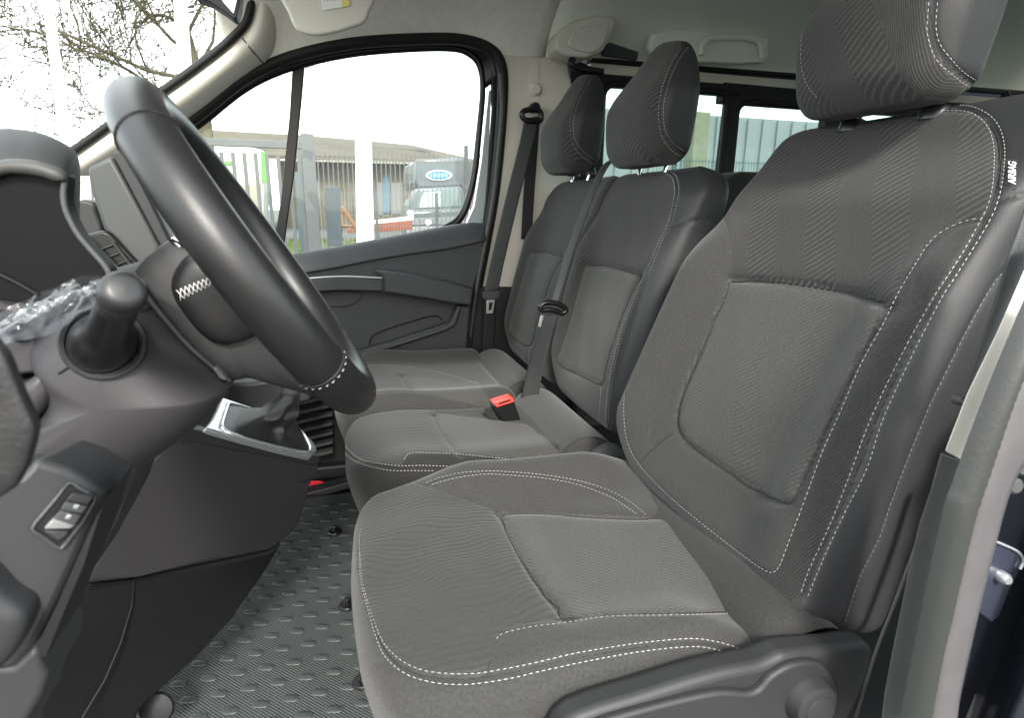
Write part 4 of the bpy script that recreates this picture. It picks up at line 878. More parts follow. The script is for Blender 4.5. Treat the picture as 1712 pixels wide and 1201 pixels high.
# ---- plastic film over the second stalk
FILM = bpy.data.materials.new('clear_film'); FILM.use_nodes = True; t = FILM.node_tree; t.nodes.clear()
o_f = t.nodes.new('ShaderNodeOutputMaterial'); tr_f = t.nodes.new('ShaderNodeBsdfTransparent'); tr_f.inputs[0].default_value = (.97, .98, 1, 1)
gl_f = t.nodes.new('ShaderNodeBsdfGlossy'); gl_f.inputs['Roughness'].default_value = .09; lw_f = t.nodes.new('ShaderNodeLayerWeight'); lw_f.inputs[0].default_value = .5
mu_f = t.nodes.new('ShaderNodeMath'); mu_f.operation = 'MULTIPLY_ADD'; mu_f.inputs[1].default_value = .26; mu_f.inputs[2].default_value = .07; t.links.new(lw_f.outputs['Facing'], mu_f.inputs[0])
mx_f = t.nodes.new('ShaderNodeMixShader'); t.links.new(mu_f.outputs[0], mx_f.inputs[0]); t.links.new(tr_f.outputs[0], mx_f.inputs[1]); t.links.new(gl_f.outputs[0], mx_f.inputs[2]); df_f = t.nodes.new('ShaderNodeBsdfTranslucent'); df_f.inputs[0].default_value = (.75, .78, .82, 1); m2_f = t.nodes.new('ShaderNodeMixShader'); m2_f.inputs[0].default_value = .10; t.links.new(mx_f.outputs[0], m2_f.inputs[1]); t.links.new(df_f.outputs[0], m2_f.inputs[2]); t.links.new(m2_f.outputs[0], o_f.inputs[0])
film = thing('plastic_film', U(100, 540, 'y', .5), 'crumpled clear plastic film wrapped round a stalk left of the light stalk', 'plastic wrap')
fp_t = [(0,520),(22,512),(45,500),(72,488),(105,474),(143,460),(180,463),(214,462)]
fp_b = [(-10,585),(14,574),(45,568),(80,561),(115,543),(135,522),(161,515),(196,473)]
rn = np.random.RandomState(5)
for layer in range(2):
    nU, nV = (22, 10) if layer == 0 else (14, 7)
    A = resample(crom(fp_t, 7), nU); Bm = resample(crom(fp_b, 7), nU); G = np.zeros((nU, nV, 3))
    for i in range(nU):
        for j in range(nV):
            s = j/(nV-1); p = A[i]*(1-s)+Bm[i]*s; inner = 0 < i < nU-1 and 0 < j < nV-1
            p = p+(rn.randn(2)*1.6 if inner else rn.randn(2)*.9)
            G[i, j] = U(*p, 'y', (.50 if layer == 0 else .522)-.026*math.sin(s*math.pi)*(1 if layer == 0 else .4)+rn.randn()*.0040+.003*math.sin(i*.9+j*.5)*math.sin(j*1.1-i*.3))
    tri = [t3 for q in grid_faces(nU, nV) for t3 in (((q[0], q[1], q[2]), (q[0], q[2], q[3])) if rn.rand() < .5 else ((q[0], q[1], q[3]), (q[1], q[2], q[3])))]
    ff_ = mesh('film_fold', G.reshape(-1, 3), tri, FILM, film, False); ff_.data.polygons.foreach_set('use_smooth', np.ones(len(ff_.data.polygons), bool)); md = ff_.modifiers.new('sub', 'SUBSURF'); md.levels = md.render_levels = 1
st2 = tube('wrapped_stalk', [U(20, 545, 'y', .53), U(80, 525, 'y', .53), U(150, 490, 'y', .53)], [.014, .012, .015], PLS, film, 14, n=4)
# ---- driver side dash end and switch panel
endp = thing('dash_end_panel', U(60, 900, 'y', .36), 'dark plastic dash end panel at the lower left with a recessed row of switches', 'panel')
pn_poly = [(58,766),(117,785),(174,822),(177,834),(150,888),(127,940),(95,1010),(56,1085),(20,1122),(-40,1130),(-60,900),(-40,800),(33,796),(44,785)]
NP = V(-.55, -.62, .56)
def yy_(x, y): return .36+.0001*(x)+.00006*(1000-y)
main = slab('end_panel_face', [U(x, y, 'y', yy_(x, y)) for x, y in pn_poly], (0, .06, -.01), PL, endp, .006, 3)
low = slab('end_panel_lower', [U(x, y, 'y', .355) for x, y in [(-60,1120),(20,1118),(56,1084),(64,1098),(66,1112),(78,1130),(70,1165),(45,1205),(30,1260),(-60,1260)]], (0, .06, 0), PL, endp, .006, 3)
slab('end_panel_rib', [U(x, y, 'y', .358) for x, y in [(177,834),(170,850),(140,945),(100,1040),(76,1100),(62,1098),(60,1084),(96,1010),(127,940),(150,888)]], (0, .05, 0), PLD, endp, .004, 2)
puff('end_panel_pad', [(-60,900),(-10,950),(20,985),(55,1020),(40,1070),(0,1110),(-60,1110)], .357, .012, PL, endp, None, 3, 8, 4, .02)
rp_ = [(116,808),(131,816),(158,832),(151,850),(138,872),(120,896),(103,917),(94,914),(70,897),(54,884),(70,862),(92,836)]
slab('switch_recess', [U(x, y, 'y', yy_(x, y)-.0015) for x, y in rp_], (0, .004, 0), PLS, endp, .001, 1)
tube('switch_bezel', [U(x, y, 'y', yy_(x, y)-.002) for x, y in rp_], .0011, PLG, endp, 6, True, n=2)
sw = [[(119,826),(156,832),(147,846),(109,838)], [(108,840),(146,848),(137,861),(100,853)], [(99,855),(136,863),(126,879),(88,868)]]
WH = mat('switch_symbol_white', (.75, .75, .75), .5)
for k, q in enumerate(sw):
    s_ = slab('switch', [U(x, y, 'y', yy_(x, y)-.006) for x, y in q], (0, .007, 0), PLG if k else PL, endp, .0008, 2)
    if k < 3 and k > 0 or k == 0:
        if k == 2: continue
        cx_, cy_ = (127, 847) if k == 0 else (114, 864)
        Y_ = yy_(cx_, cy_)-.0065
        for (dx, dy, w_s, h_s) in ((0, 0, .0006, .0009), (-3, .8, .0004, .0007), (2.5, -1., .0003, .0012), (4.3, -1.2, .0003, .0009), (-4, 3, .0007, .0003), (1, 3.5, .0007, .0003), (-1, -3, .0007, .0003)):
            box('switch_symbol', U(cx_+dx, cy_+dy, 'y', Y_), (w_s, .0004, h_s), WH, s_, 0)
slab('switch', [U(x, y, 'y', yy_(x, y)-.0055) for x, y in [(71,886),(88,868),(126,880),(116,886)]], (0, .006, 0), mat('switch_light_grey', (.16, .16, .16), .35), endp, .001, 2)  # narrow lighter grey piece below the third switch
slab('switch', [U(x, y, 'y', yy_(x, y)-.004) for x, y in [(71,888),(116,888),(112,898),(98,906),(86,900)]], (0, .004, 0), PL, endp, .001, 2)
arm = thing('door_armrest_end', U(10, 700, 'y', .30), 'dark scuffed rounded plastic piece at the left edge above the switches', 'trim piece')
puff('scuffed_pad', [(-80,560),(-20,560),(0,578),(14,598),(34,648),(58,702),(61,722),(52,760),(42,787),(10,826),(-80,840)], .30, .004, mat('scuffed_plastic', (.012, .012, .0125), .5, .5, bump=[('noise', 60, .5), ('noise', 400, .4)], var=(70, .35)), arm, None, 4, 10, 4, .004)
# ---- centre console
cons = thing('centre_console', (-.2, 1.2, .2), 'dark plastic centre console with silver framed gear lever gaiter above the footwell', 'console')
yc = lambda x, y: .84+np.clip((x-200)/330, -.3, 1)*.27
Cp = [(300,722),(312,717),(412,738),(466,750),(516,763),(528,764),(534,768),(533,790),(520,812),(512,840),(503,872),(490,892),(474,906),(451,922),(340,945),(224,968),(143,980),(150,958),(196,868),(217,808),(245,775)]
slab('console_side', [U(x, y, 'y', yc(x, y)) for x, y in Cp], (-.03, .05, 0), PLP, cons, .010, 4)
Bp = [(304,724),(312,717),(412,738),(466,750),(516,763),(530,764),(534,772),(528,780),(470,770),(412,758),(330,742),(296,742)]
slab('console_rim', [U(x, y, 'y', yc(x, y)-.004) for x, y in Bp], (0, .01, 0), PL, cons, .003, 3, curve=1)
tube('console_crease', [U(x, y, 'y', yc(x, y)-.0002) for x, y in [(534,796),(500,808),(470,812)]], .0012, PLD, cons, 6)
LPp = [(143,980),(224,968),(340,945),(451,922),(474,906),(447,953),(385,1041),(328,1103),(277,1149),(247,1176),(231,1194),(215,1260),(60,1260),(60,1120),(110,1040)]
slab('lower_console', [U(x, y, 'y', yc(x, y)+.012) for x, y in LPp], (-.03, .08, 0), PLD, cons, .008, 3)
tube('console_panel_joint', [U(x, y, 'y', yc(x, y)+.0115) for x, y in [(150,979),(224,970),(220,1014),(202,1075),(175,1138),(135,1205)]], .0014, BLK, cons, 6)
slab('knee_panel', [U(x, y, 'y', .56) for x, y in [(174,824),(213,799),(217,812),(196,870),(170,920),(146,962),(135,985),(120,960),(150,888)]], (0, .1, 0), PLP, cons, .004, 3)
lathe('footwell_plug', [(0, .006), (.014, .006), (.024, .004), (.027, 0)], U(262, 1186, 'y', .93), (0, -1, .4), PLD, cons, 30)
# gear gaiter
pt = lambda x, y, z=.515: U(x, y, 'z', z)
frm = [(372,664),(414,678),(480,705),(505,722),(524,738),(531,752),(520,764),(470,752),(400,733),(343,716),(356,700),(366,680)]
def zt_(x): return .53-(x-343)/188*.075
gP0, gP1 = U(343, 716, 'y', float(yc(343, 0))), U(520, 764, 'y', float(yc(520, 0))); gN = np.cross(gP1-gP0, V(0, 1, 0)); gN /= np.linalg.norm(gN); gN *= np.sign(gN[2])
def gp_(x, y, h=0): return UP_(x, y, gP0+gN*(.004+h), gN)
slab('gaiter_plate', [gp_(x, y) for x, y in frm], -gN*.012, SILV, cons, .004, 3)
fi_ = [(385,676),(414,683),(478,706),(503,722),(515,740),(518,755),(500,756),(440,742),(392,728),(372,716),(374,700),(380,682)]
tube('gaiter_ring', [gp_(x, y, .002) for x, y in fi_], .0035, mat('silver_ring', (.75, .77, .78), .25, metal=.8), cons, 8, True, n=3)
GAIT = mat('gaiter_leather', (.020, .020, .020), .42, .5, bump=[('grain', 900, .2)])
bs = [gp_(x, y, .0015) for x, y in resample(crom(fi_, 4, True), 40, True)]
tp0 = U(486, 656, 'y', float(np.mean([q[1] for q in bs]))); secs = []
bc_ = np.mean(bs, 0)
for t_ in np.linspace(0, 1, 16):
    ring = []
    for k in range(40):
        a = k/40*2*math.pi; e = tp0+.017*V(math.cos(a), math.sin(a), 0); 
        # start the top ring in step with the base outline
        bq = bs[k]; a2 = math.atan2(bq[1]-bc_[1], bq[0]-bc_[0]); e = tp0+.0165*V(math.cos(a2), math.sin(a2), 0)
        k_ = t_**.6; p = (bc_*(1-t_)+tp0*t_)+(bq-bc_)*(1-k_)*V(1, 1, 1-t_)+(e-tp0)*k_
        fold = .014*math.sin(t_*math.pi)*(1-t_)*(abs(math.sin(a2*2.5+t_*4))*1.5-.8+.7*math.sin(a2*5-t_*7)); pinch = -.010*math.exp(-((t_-.25)/.16)**2)
        d = p-(bc_*(1-t_)+tp0*t_); d[2] = 0; d = d/(np.linalg.norm(d)+1e-6); ring.append(p+d*(fold+pinch)+V(0, 0, .012*math.sin(t_*math.pi*2)*.35*(.5+.5*math.sin(a2*2+1))))
    secs.append(ring)
loft('gaiter', secs, GAIT, cons, 3, 1, False, True, True)
lathe('lever_collar', [(.0165, -.004), (.0185, 0), (.0175, .006), (.013, .010), (.011, .02), (.011, .05), (.02, .06), (.022, .085), (.015, .10), (0, .104)], tp0, (.0, .0, 1), PLG, cons, 28)
# radiator-like heater vent between console and bench
vent = thing('footwell_vent', (.0, 1.9, .3), 'black slatted heater vent between the console and the bench seat', 'vent')
slab('vent_back', [U(x, y, 'y', 1.97) for x, y in [(400,640),(620,640),(620,830),(400,830)]], (0, .02, 0), BLK, vent, 0)
for k in range(7):
    y0 = 664+k*15.5
    slab('vent_slat', [U(x, y, 'y', 1.90) for x, y in [(470,y0+16),(556,y0-4),(556,y0+1),(470,y0+21)]], (0, .03, 0), PLG, vent, .001, 1)
sill = thing('door_sill_box', (-.1, 1.95, .0), 'dark sill step with a red marker under the bench seat', 'sill')
slab('sill_step', [V(-.35, 1.93, .05), V(.2, 1.93, .05), V(.2, 1.93, 0), V(-.35, 1.93, 0)], (0, .20, 0), PLD, sill, .01, 3)
slab('red_marker', [U(x, y, 'y', 1.885) for x, y in [(512,804),(535,805),(552,811),(552,814),(512,822)]], (0, .004, 0), mat('red_paint', (.55, .02, .03), .5), sill, 0)
slab('sill_lip', [U(x, y, 'y', 1.82) for x, y in [(500,828),(545,817),(590,804),(590,816),(545,830),(500,843)]], (0, .05, 0), PL, sill, .005, 3)
# ---- centre screen
scr = thing('centre_screen', U(220, 350, 'y', 1.1), 'upright grey backed centre display beside the steering wheel', 'screen')
slab('screen_housing', [U(x, y, 'y', 1.06) for x, y in [(145,283),(150,278),(186,260),(268,414),(262,425),(232,450),(196,404),(172,382),(164,355),(152,322)]], (0, .24, 0), mat('screen_back_grey', (.036, .038, .038), .5, bump=[('grain', 1200, .1)]), scr, .006, 4)
slab('screen_bezel', [U(x, y, 'y', 1.058) for x, y in [(188,259),(190,254),(197,252),(209,255),(284,405),(270,415)]], (0, .245, 0), PL, scr, .003, 3)
slab('screen_glass', [U(x, y, 'y', 1.075) for x, y in [(210,255),(219,259),(303,396),(287,407)]], (0, .21, 0), mat('screen_gloss', (.08, .085, .09), .06, 1.0), scr, .001, 1)
# ================================================================== seat belts
BELT = mat('seat_belt_webbing', (.010, .0105, .011), .55, .5, bump=[('cross', 2600, .5)])
BELG = mat('seat_belt_webbing_grey', (.038, .040, .042), .45, .5, bump=[('cross', 2600, .4)])
def strap(name, px, ys, wdir, wid, m, parent): return ribbon(name, [U(x, y, 'y', q) for (x, y), q in zip(px, ys)], wdir, wid, m, parent)
b1_ = thing('far_seat_belt', U(885, 190, 'y', 2.15), 'seat belt hanging from the far door pillar with its silver tongue', 'seat belt')
strap('belt_webbing', [(889,196),(880,240),(862,310),(845,380),(831,440),(821,488)], [2.13, 2.11, 2.10, 2.09, 2.09, 2.09], (1, 0, .15), .027, BELG, b1_)
strap('belt_webbing', [(893,205),(889,260),(884,330),(880,400)], [2.15, 2.15, 2.15, 2.15], (1, .0, 0), .021, BELT, b1_)
strap('belt_webbing', [(820,500),(818,560),(812,640),(808,700)], [2.10, 2.11, 2.12, 2.12], (1, 0, .1), .022, BELT, b1_)
lathe('anchor_bolt', [(0, .02), (.014, .02), (.018, .012), (.018, -.02)], U(894, 180, 'y', 2.14), (0, -1, 0), PLS, b1_, 20)
tube('belt_guide', [U(x, y, 'y', 2.12) for x, y in [(873,190),(880,184),(900,184),(905,194),(900,203),(878,200)]], .010, PLS, b1_, 8, True, n=4)
tq = slab('belt_tongue', [U(x, y, 'y', 2.075) for x, y in [(807,488),(835,486),(836,497),(830,501),(812,502),(807,498)]], (0, .012, 0), PLG, b1_, .003, 3)
slab('tongue_blade', [U(x, y, 'y', 2.08) for x, y in [(814,501),(828,501),(824,524),(813,525)]], (0, .004, 0), SILV, tq, .001, 1)
slab('tongue_slot', [U(x, y, 'y', 2.0785) for x, y in [(818,506),(824,506),(821,519),(817,519)]], (0, .0015, 0), BLK, tq, 0)
b2_ = thing('middle_seat_belt', U(940, 480, 'y', 1.45), 'seat belt running down between the two bench backrests to the red buckle', 'seat belt')
strap('belt_webbing', [(1028,264),(1012,278),(995,310),(975,360),(955,415),(938,470),(926,508)], [1.62, 1.585, 1.565, 1.55, 1.53, 1.515, 1.50], [(1, -.6, .3), (1, -.5, .1), (1, -.4, .1), (.9, -.6, 0), (.8, -.7, 0), (.7, -.8, 0), (.5, -.9, 0)], .0105, BELG, b2_)
strap('belt_webbing', [(925,515),(915,545),(902,590),(890,640),(878,712)], [1.49, 1.48, 1.48, 1.48, 1.46], [(.5, -.9, 0), (.5, -.9, 0), (.5, -.8, 0), (.7, -.7, 0), (.8, -.5, 0)], .025, BELT, b2_)
tube('belt_tongue', [U(x, y, 'y', 1.47) for x, y in [(904,512),(915,506),(935,509),(946,518),(940,524),(922,518),(907,519)]], .0075, PLS, b2_, 8, True, n=4)
slab('tongue_blade', [U(x, y, 'y', 1.465) for x, y in [(909,528),(904,527),(899,546),(904,548)]], (0.003, .006, 0), SILV, b2_, .001, 1)
buc = thing('seat_belt_buckle', U(848, 690, 'y', 1.50), 'black belt buckle with red release button on the bench', 'buckle')
slab('buckle_body', [U(x, y, 'y', 1.36) for x, y in [(822,678),(858,667),(872,706),(868,711),(838,704)]], (0, .03, 0), PLS, buc, .004, 3)
slab('release_button', [U(x, y, 'y', 1.355) for x, y in [(823,674),(831,671),(854,664),(860,668),(859,673),(831,682)]], (0, .03, 0), mat('red_button', (.62, .05, .04), .4), buc, .002, 2)
slab('buckle_slot', [U(x, y, 'y', 1.3535) for x, y in [(833,675),(853,668),(854,670),(834,677)]], (0, .002, 0), BLK, buc, 0)
slab('buckle_strap', [U(x, y, 'y', 1.375) for x, y in [(812,683),(828,680),(840,706),(818,700),(811,690)]], (0, .02, 0), FABDK, buc, .004, 2)
b3_ = thing('driver_seat_belt', U(1660, 520, 'y', .44), 'grey seat belt webbing beside the driver backrest in front of the near pillar', 'seat belt')
strap('belt_webbing', [(1745,300),(1722,370),(1700,430),(1682,490),(1660,555),(1640,610),(1625,660)], [.43]*7, (1, .0, .35), .014, BELG, b3_)
strap('belt_webbing', [(1560,820),(1530,915),(1495,1010),(1462,1095),(1430,1201),(1415,1260)], [.47]*6, (1, .3, .3), .006, BELT, b3_)
lathe('belt_guide_button', [(0, .006), (.004, .006), (.006, .002), (.006, -.004)], U(1603, 668, 'y', .44), (0, -1, 0), PLG, b3_, 16)
# ================================================================== near door pillar and painted body
npil = thing('near_door_pillar', U(1600, 900, 'y', .36), 'near door pillar with beige trim, ribbed grey door seal and painted flange at the right', 'door pillar')
bt = [(1740,385),(1712,451),(1667,555),(1617,658),(1587,735),(1579,756),(1605,771),(1617,731),(1640,670),(1671,593),(1712,497),(1760,400)]
slab('upper_pillar_trim', [U(x, y, 'y', .385) for x, y in bt], (.05, .03, -.01), BEI, npil, .002, 2)
CARP = mat('pillar_lower_plastic', (.07, .073, .07), .7, .3, bump=[('noise', 450, .6)])
lt = [(1573,757),(1605,771),(1590,810),(1579,846),(1554,958),(1533,1062),(1512,1167),(1504,1215),(1495,1270),(1470,1270),(1474,1200),(1479,1158),(1495,1075),(1520,950),(1537,875),(1557,817)]
slab('lower_pillar_trim', [U(x, y, 'y', .380) for x, y in lt], (.05, .035, -.02), CARP, npil, .004, 3)
la_ = [(1740,440),(1712,500),(1671,597),(1640,674),(1617,735),(1604,772),(1590,812),(1578,848),(1553,960),(1532,1064),(1511,1169),(1500,1230)]
ra_ = [(1790,480),(1745,540),(1712,590),(1687,640),(1666,700),(1641,783),(1620,846),(1600,929),(1579,1025),(1562,1096),(1545,1201),(1538,1250)]
SEAL = mat('door_seal_rubber', (.021, .023, .0215), .5, .5, bump=[('noise', 250, .3)])
secs = []
Lc, Rc = resample(crom(la_, 8), 150), resample(crom(ra_, 8), 150)
for i in range(150):
    rib = .0007*(.5+.5*math.sin(i*2.1))
    a_, b_ = Lc[i], Rc[i]; ring = []
    for t_ in np.linspace(0, 1, 11):
        q = a_*(1-t_)+b_*t_; ring.append(U(q[0], q[1], 'y', .352)-V(0, (.016+rib*sstep(.5, .8, t_)*2)*math.sin(math.pi*t_)**.6, 0))
    secs.append(ring)
mesh('ribbed_seal', np.array(secs).reshape(-1, 3), grid_faces(150, 11), SEAL, npil)
tube('seal_gap', [U(x+3, y, 'y', .350) for x, y in ra_], .0026, BLK, npil, 8, n=4)
rr_ = [(1830,520),(1780,640),(1735,740),(1700,790),(1679,842),(1658,923),(1633,1023),(1604,1152),(1597,1203),(1590,1260)]
ll_ = [(1795,485),(1750,545),(1718,592),(1672,700),(1626,846),(1605,930),(1584,1026),(1567,1098),(1550,1201),(1543,1250)]
FLG = mat('flange_grey', (.070, .066, .069), .5, .5, var=(30, .08))
Lc, Rc = resample(crom(ll_, 8), 60), resample(crom(rr_, 8), 60)
secs = [[U(*(a_*(1-t_)+b_*t_), 'y', .343-.006*math.sin(math.pi*t_)) for t_ in np.linspace(0, 1, 9)] for a_, b_ in zip(Lc, Rc)]
fo_ = mesh('painted_flange', np.array(secs).reshape(-1, 3), grid_faces(60, 9), FLG, npil); solid(fo_, .004, 0)
body = thing('near_body_side', U(1680, 1050, 'y', .38), 'glossy dark blue painted body edge with the door striker at the lower right', 'car body')
PAINT = mat('dark_blue_paint', (.008, .009, .013), .25, .5, coat=1.0, var=(4, .2))
slab('body_aperture', [U(x, y, 'y', .40) for x, y in [(1590,1270),(1597,1200),(1640,1000),(1680,820),(1720,700),(1900,500),(1950,1270)]], (.05, .03, -.01), PAINT, body, .004, 2)
sc_ = []
for t_ in np.linspace(0, 1, 12):
    x = 1618+(1800-1618)*t_**1.0; y = 1260-(1260-820)*t_
    sc_.append([U(x-6, y-8, 'y', .395), U(x+8, y-2, 'y', .380), U(x+30, y+6, 'y', .352), U(x+60, y+18, 'y', .335), U(x+120, y+40, 'y', .325), U(x+260, y+70, 'y', .33)])
loft('body_swage', sc_, PAINT, body, 3, 5)
rc_ = slab('striker_recess', [U(x, y, 'y', .397) for x, y in [(1662,905),(1700,922),(1712,940),(1706,955),(1690,985),(1672,1030),(1660,1042),(1642,1030),(1630,1020),(1650,960)]], (0, .004, 0), mat('blue_recess', (.035, .04, .06), .3, coat=1), body, .002, 2)
tube('recess_edge', [U(x, y, 'y', .395) for x, y in [(1662,905),(1700,922),(1711,938),(1705,952)]], .0018, pn, rc_, 6, n=4)
lathe('striker_bolt', [(0, .012), (.004, .012), (.0062, .009), (.0068, .004), (.0068, 0)], U(1672, 963, 'y', .396), (-.3, -1, .1), SILV, rc_, 24)
lathe('striker_bolt', [(0, .008), (.005, .008), (.008, .004), (.008, 0)], U(1702, 782, 'y', .396), (-.3, -1, .1), PLG, rc_, 20)
lathe('striker_bolt', [(0, .006), (.006, .006), (.009, .003), (.009, 0)], U(1693, 812, 'y', .396), (-.3, -1, .1), PLG, rc_, 20)
# ================================================================== floor mat studs
def rawverts(px, py): return U(px, py, 'z', .008)
studs = []; proto = None; cnt = 0
base_pts = []
for r_ in range(-2, 26):
    for c_i in range(-2, 16):
        x = -.50+c_i*.052+(r_ % 2)*.026; y = .70+r_*.047
        if x > .03 or x < -.6 or y > 1.76: continue
        q = proj(V(x, y, .008)); 
        if not (200 < q[0] < 640 and 840 < q[1] < 1215): continue
        base_pts.append((x, y))
sv, sf = [], []
a_ = R(28)
for lvl, k in ((0, 1.0), (.0022, .97), (.0030, .86)):
    for i in range(16):
        t_ = i/16*2*math.pi; cx_, sy_ = .0155*k*math.copysign(abs(math.cos(t_))**.6, math.cos(t_)), .0085*k*math.copysign(abs(math.sin(t_))**.6, math.sin(t_))
        sv.append(V(cx_, sy_, lvl-.001))
sf = [(l*16+i, l*16+(i+1) % 16, (l+1)*16+(i+1) % 16, (l+1)*16+i) for l in range(2) for i in range(16)]+[tuple(range(32, 48))]
STM = mat('mat_stud_rubber', (.044, .050, .050), .5, .45, bump=[('noise', 300, .2)])
o0 = None
for k, (x, y) in enumerate(base_pts):
    if o0 is None:
        o0 = mesh('stud', np.array(sv), sf, STM, None); me_ = o0.data; o = o0
    else: o = bpy.data.objects.new('stud', me_); COL.objects.link(o)
    o.parent = fm; o.location = Vector((x, y, .008))-fm.location; o.rotation_euler = (0, 0, -.25)
for (px, py) in ((560,889),(581,1012),(606,1140)):
    c0 = U(px, py, 'z', .012)
    cl_ = lathe('fixing_clip', [(.0, .003), (.018, .003), (.020, .0), (.020, -.003)], c0, (0, 0, 1), PLS, fm, 24)
    lathe('clip_pin', [(.007, 0), (.007, .004), (.0045, .006), (.0045, .012), (.007, .013), (.006, .016), (0, .016)], c0+V(0, 0, .002), (0, 0, 1), PLS, cl_, 16)
# ================================================================== outside
GZ = -.45
ASPH = mat('asphalt', (.08, .08, .077), .9, .3, bump=[('noise', 40, .4)], var=(.6, .2))
gd = mesh('ground', [V(-300, -300, GZ), V(300, -300, GZ), V(300, 300, GZ), V(-300, 300, GZ)], [(0, 1, 2, 3)], ASPH, None, False); tag(gd, kind='structure')
# grass verge: thousands of blades in one object
rg = np.random.RandomState(11); gv, gf = [], []
for k in range(9000):
    y = 13+rg.rand()*14; x = -8+rg.rand()*14; h = .06+.14*rg.rand(); a = rg.rand()*6.28; w_ = .02; b = len(gv)
    gv += [(x-w_*math.cos(a), y-w_*math.sin(a), GZ), (x+w_*math.cos(a), y+w_*math.sin(a), GZ), (x+.05*rg.randn(), y+.05*rg.randn(), GZ+h)]; gf.append((b, b+1, b+2))
gr = mesh('grass', np.array(gv), gf, mat('grass_green', (.08, .11, .02), .8, .2, var=(.8, .3)), None, False); tag(gr, kind='stuff')
vg = mesh('grass_verge', [V(-8, 13, GZ+.01), V(6, 13, GZ+.01), V(6, 27, GZ+.01), V(-8, 27, GZ+.01)], [(0, 1, 2, 3)], mat('verge_soil', (.08, .10, .035), .9, var=(.7, .25)), None, False); tag(vg, kind='structure')
GALV = mat('galvanised_steel', (.075, .08, .085), .55, .5, metal=.3, var=(3, .1))
WHT = mat('white_paint', (.80, .80, .78), .5)
# gate
gate = thing('metal_gate', U(430, 300, 'y', 5.5)*V(1, 1, 0)+V(0, 0, GZ), 'galvanised steel gate of upright bars with a square post, outside the far window', 'gate')
def vpost(name, px, pytop, y, w_, m, parent, d=None, lean=0):
    t = U(px, pytop, 'y', y); return box(name, (t[0], y, (t[2]+GZ)/2), (w_, d or w_, t[2]-GZ), m, parent, .004)
vpost('gate_post', 513, 224, 5.5, .105, GALV, gate)
tl, tr_ = U(322, 240, 'y', 5.5), U(505, 231, 'y', 5.5)
zt0 = (tl[2]+tr_[2])/2
box('gate_rail', ((tl[0]+tr_[0])/2, 5.5, zt0-.02), (tr_[0]-tl[0], .05, .06), GALV, gate, .004)
box('gate_rail', ((tl[0]+tr_[0])/2, 5.5, GZ+.15), (tr_[0]-tl[0], .05, .06), GALV, gate, .004)
nb = 10
for k in range(nb): box('gate_bar', (tl[0]+.03+(tr_[0]-tl[0]-.06)*k/(nb-1), 5.5, (zt0+GZ)/2+.03), (.028, .028, zt0-GZ-.25), GALV, gate, 0)
gp2 = vpost('dark_fence_post', 499, 288, 6.6, .075, mat('dark_green_post', (.06, .08, .09), .5), None); recenter(gp2); tag(gp2, 'slim dark post standing just behind the galvanised gate post', 'post')
# white poles
def pole(pxt, pyt, pxb, pyb, y, r, lab, grp=None, m=WHT, top=None):
    a = U(pxt, pyt, 'y', y); b = U(pxb, pyb, 'y', y); b = b+(b-a)*((GZ-b[2])/(b[2]-a[2])) if abs(b[2]-a[2]) > 1e-6 else b
    o = tube('flag_pole', [a, (a+b)/2, b], r if not np.isscalar(r) else [r*.8, r, r], m, None, 16); recenter(o); return tag(o, lab, 'pole', grp)
pole(60, -150, 109, 225, 9.0, .06, 'leftmost white pole, in front of the bare tree')
pole(290, -150, 309, 105, 9.0, .085, 'thick white pole across the middle of the bare tree')
pole(610, 236, 612, 405, 6.5, .085, 'thick white pole in the middle of the far window')
p_ = pole(594, 60, 597, 250, 6.7, .02, 'thin pale rod standing beside the thick white pole in the window')
for yy in (300,):
    pass
# mesh fence
fen = thing('mesh_fence', V(2.5, 13, GZ), 'dark wire mesh fence panels in front of the brown building', 'fence')
WIRE = mat('fence_wire', (.11, .12, .12), .5)
fv, ff = [], []
fx0, fx1, fz1 = U(500, 300, 'y', 13)[0], U(860, 300, 'y', 13)[0], U(650, 322, 'y', 13)[2]
ft = U(650, 250, 'y', 15)[2]
def addbox(V_, F_, c, s):
    b = len(V_); h = np.array(s)/2
    for x in (-1, 1):
        for y in (-1, 1):
            for z in (-1, 1): V_.append(np.array(c)+h*V(x, y, z))
    F_ += [tuple(b+i for i in q) for q in ((0, 1, 3, 2), (4, 6, 7, 5), (0, 4, 5, 1), (2, 3, 7, 6), (0, 2, 6, 4), (1, 5, 7, 3))]
x = fx0
while x < fx1: addbox(fv, ff, (x, 13, (fz1+GZ)/2), (.012, .006, fz1-GZ)); x += .062
for k in range(8): addbox(fv, ff, ((fx0+fx1)/2, 13.01, GZ+.1+k*(fz1-GZ-.12)/7), (fx1-fx0, .006, .007))
tag(mesh('wire_mesh', np.array(fv), ff, WIRE, fen, False), kind='stuff')
for px in (545, 628, 730, 800): vpost('fence_post', px, 322, 12.95, .06, mat('post_black_%d' % px, (.05, .06, .065), .5), fen)
fen2 = thing('tall_bar_fence', V(3, 17, GZ), 'tall pale barred fence close in front of the brown building', 'fence')
fv, ff = [], []
a0, a1 = U(500, 300, 'y', 17)[0], U(900, 300, 'y', 17)[0]; zt2 = U(650, 252, 'y', 17)[2]; x = a0
while x < a1:
    addbox(fv, ff, (x, 17+.02*math.sin(x*9), (zt2+GZ)/2), (.022, .02, zt2-GZ)); x += .125
addbox(fv, ff, ((a0+a1)/2, 17.03, zt2-.25), (a1-a0, .02, .04)); addbox(fv, ff, ((a0+a1)/2, 17.03, GZ+.3), (a1-a0, .02, .04))
tag(mesh('fence_bars', np.array(fv), ff, mat('pale_bars', (.09, .087, .078), .6), fen2, False), kind='stuff')
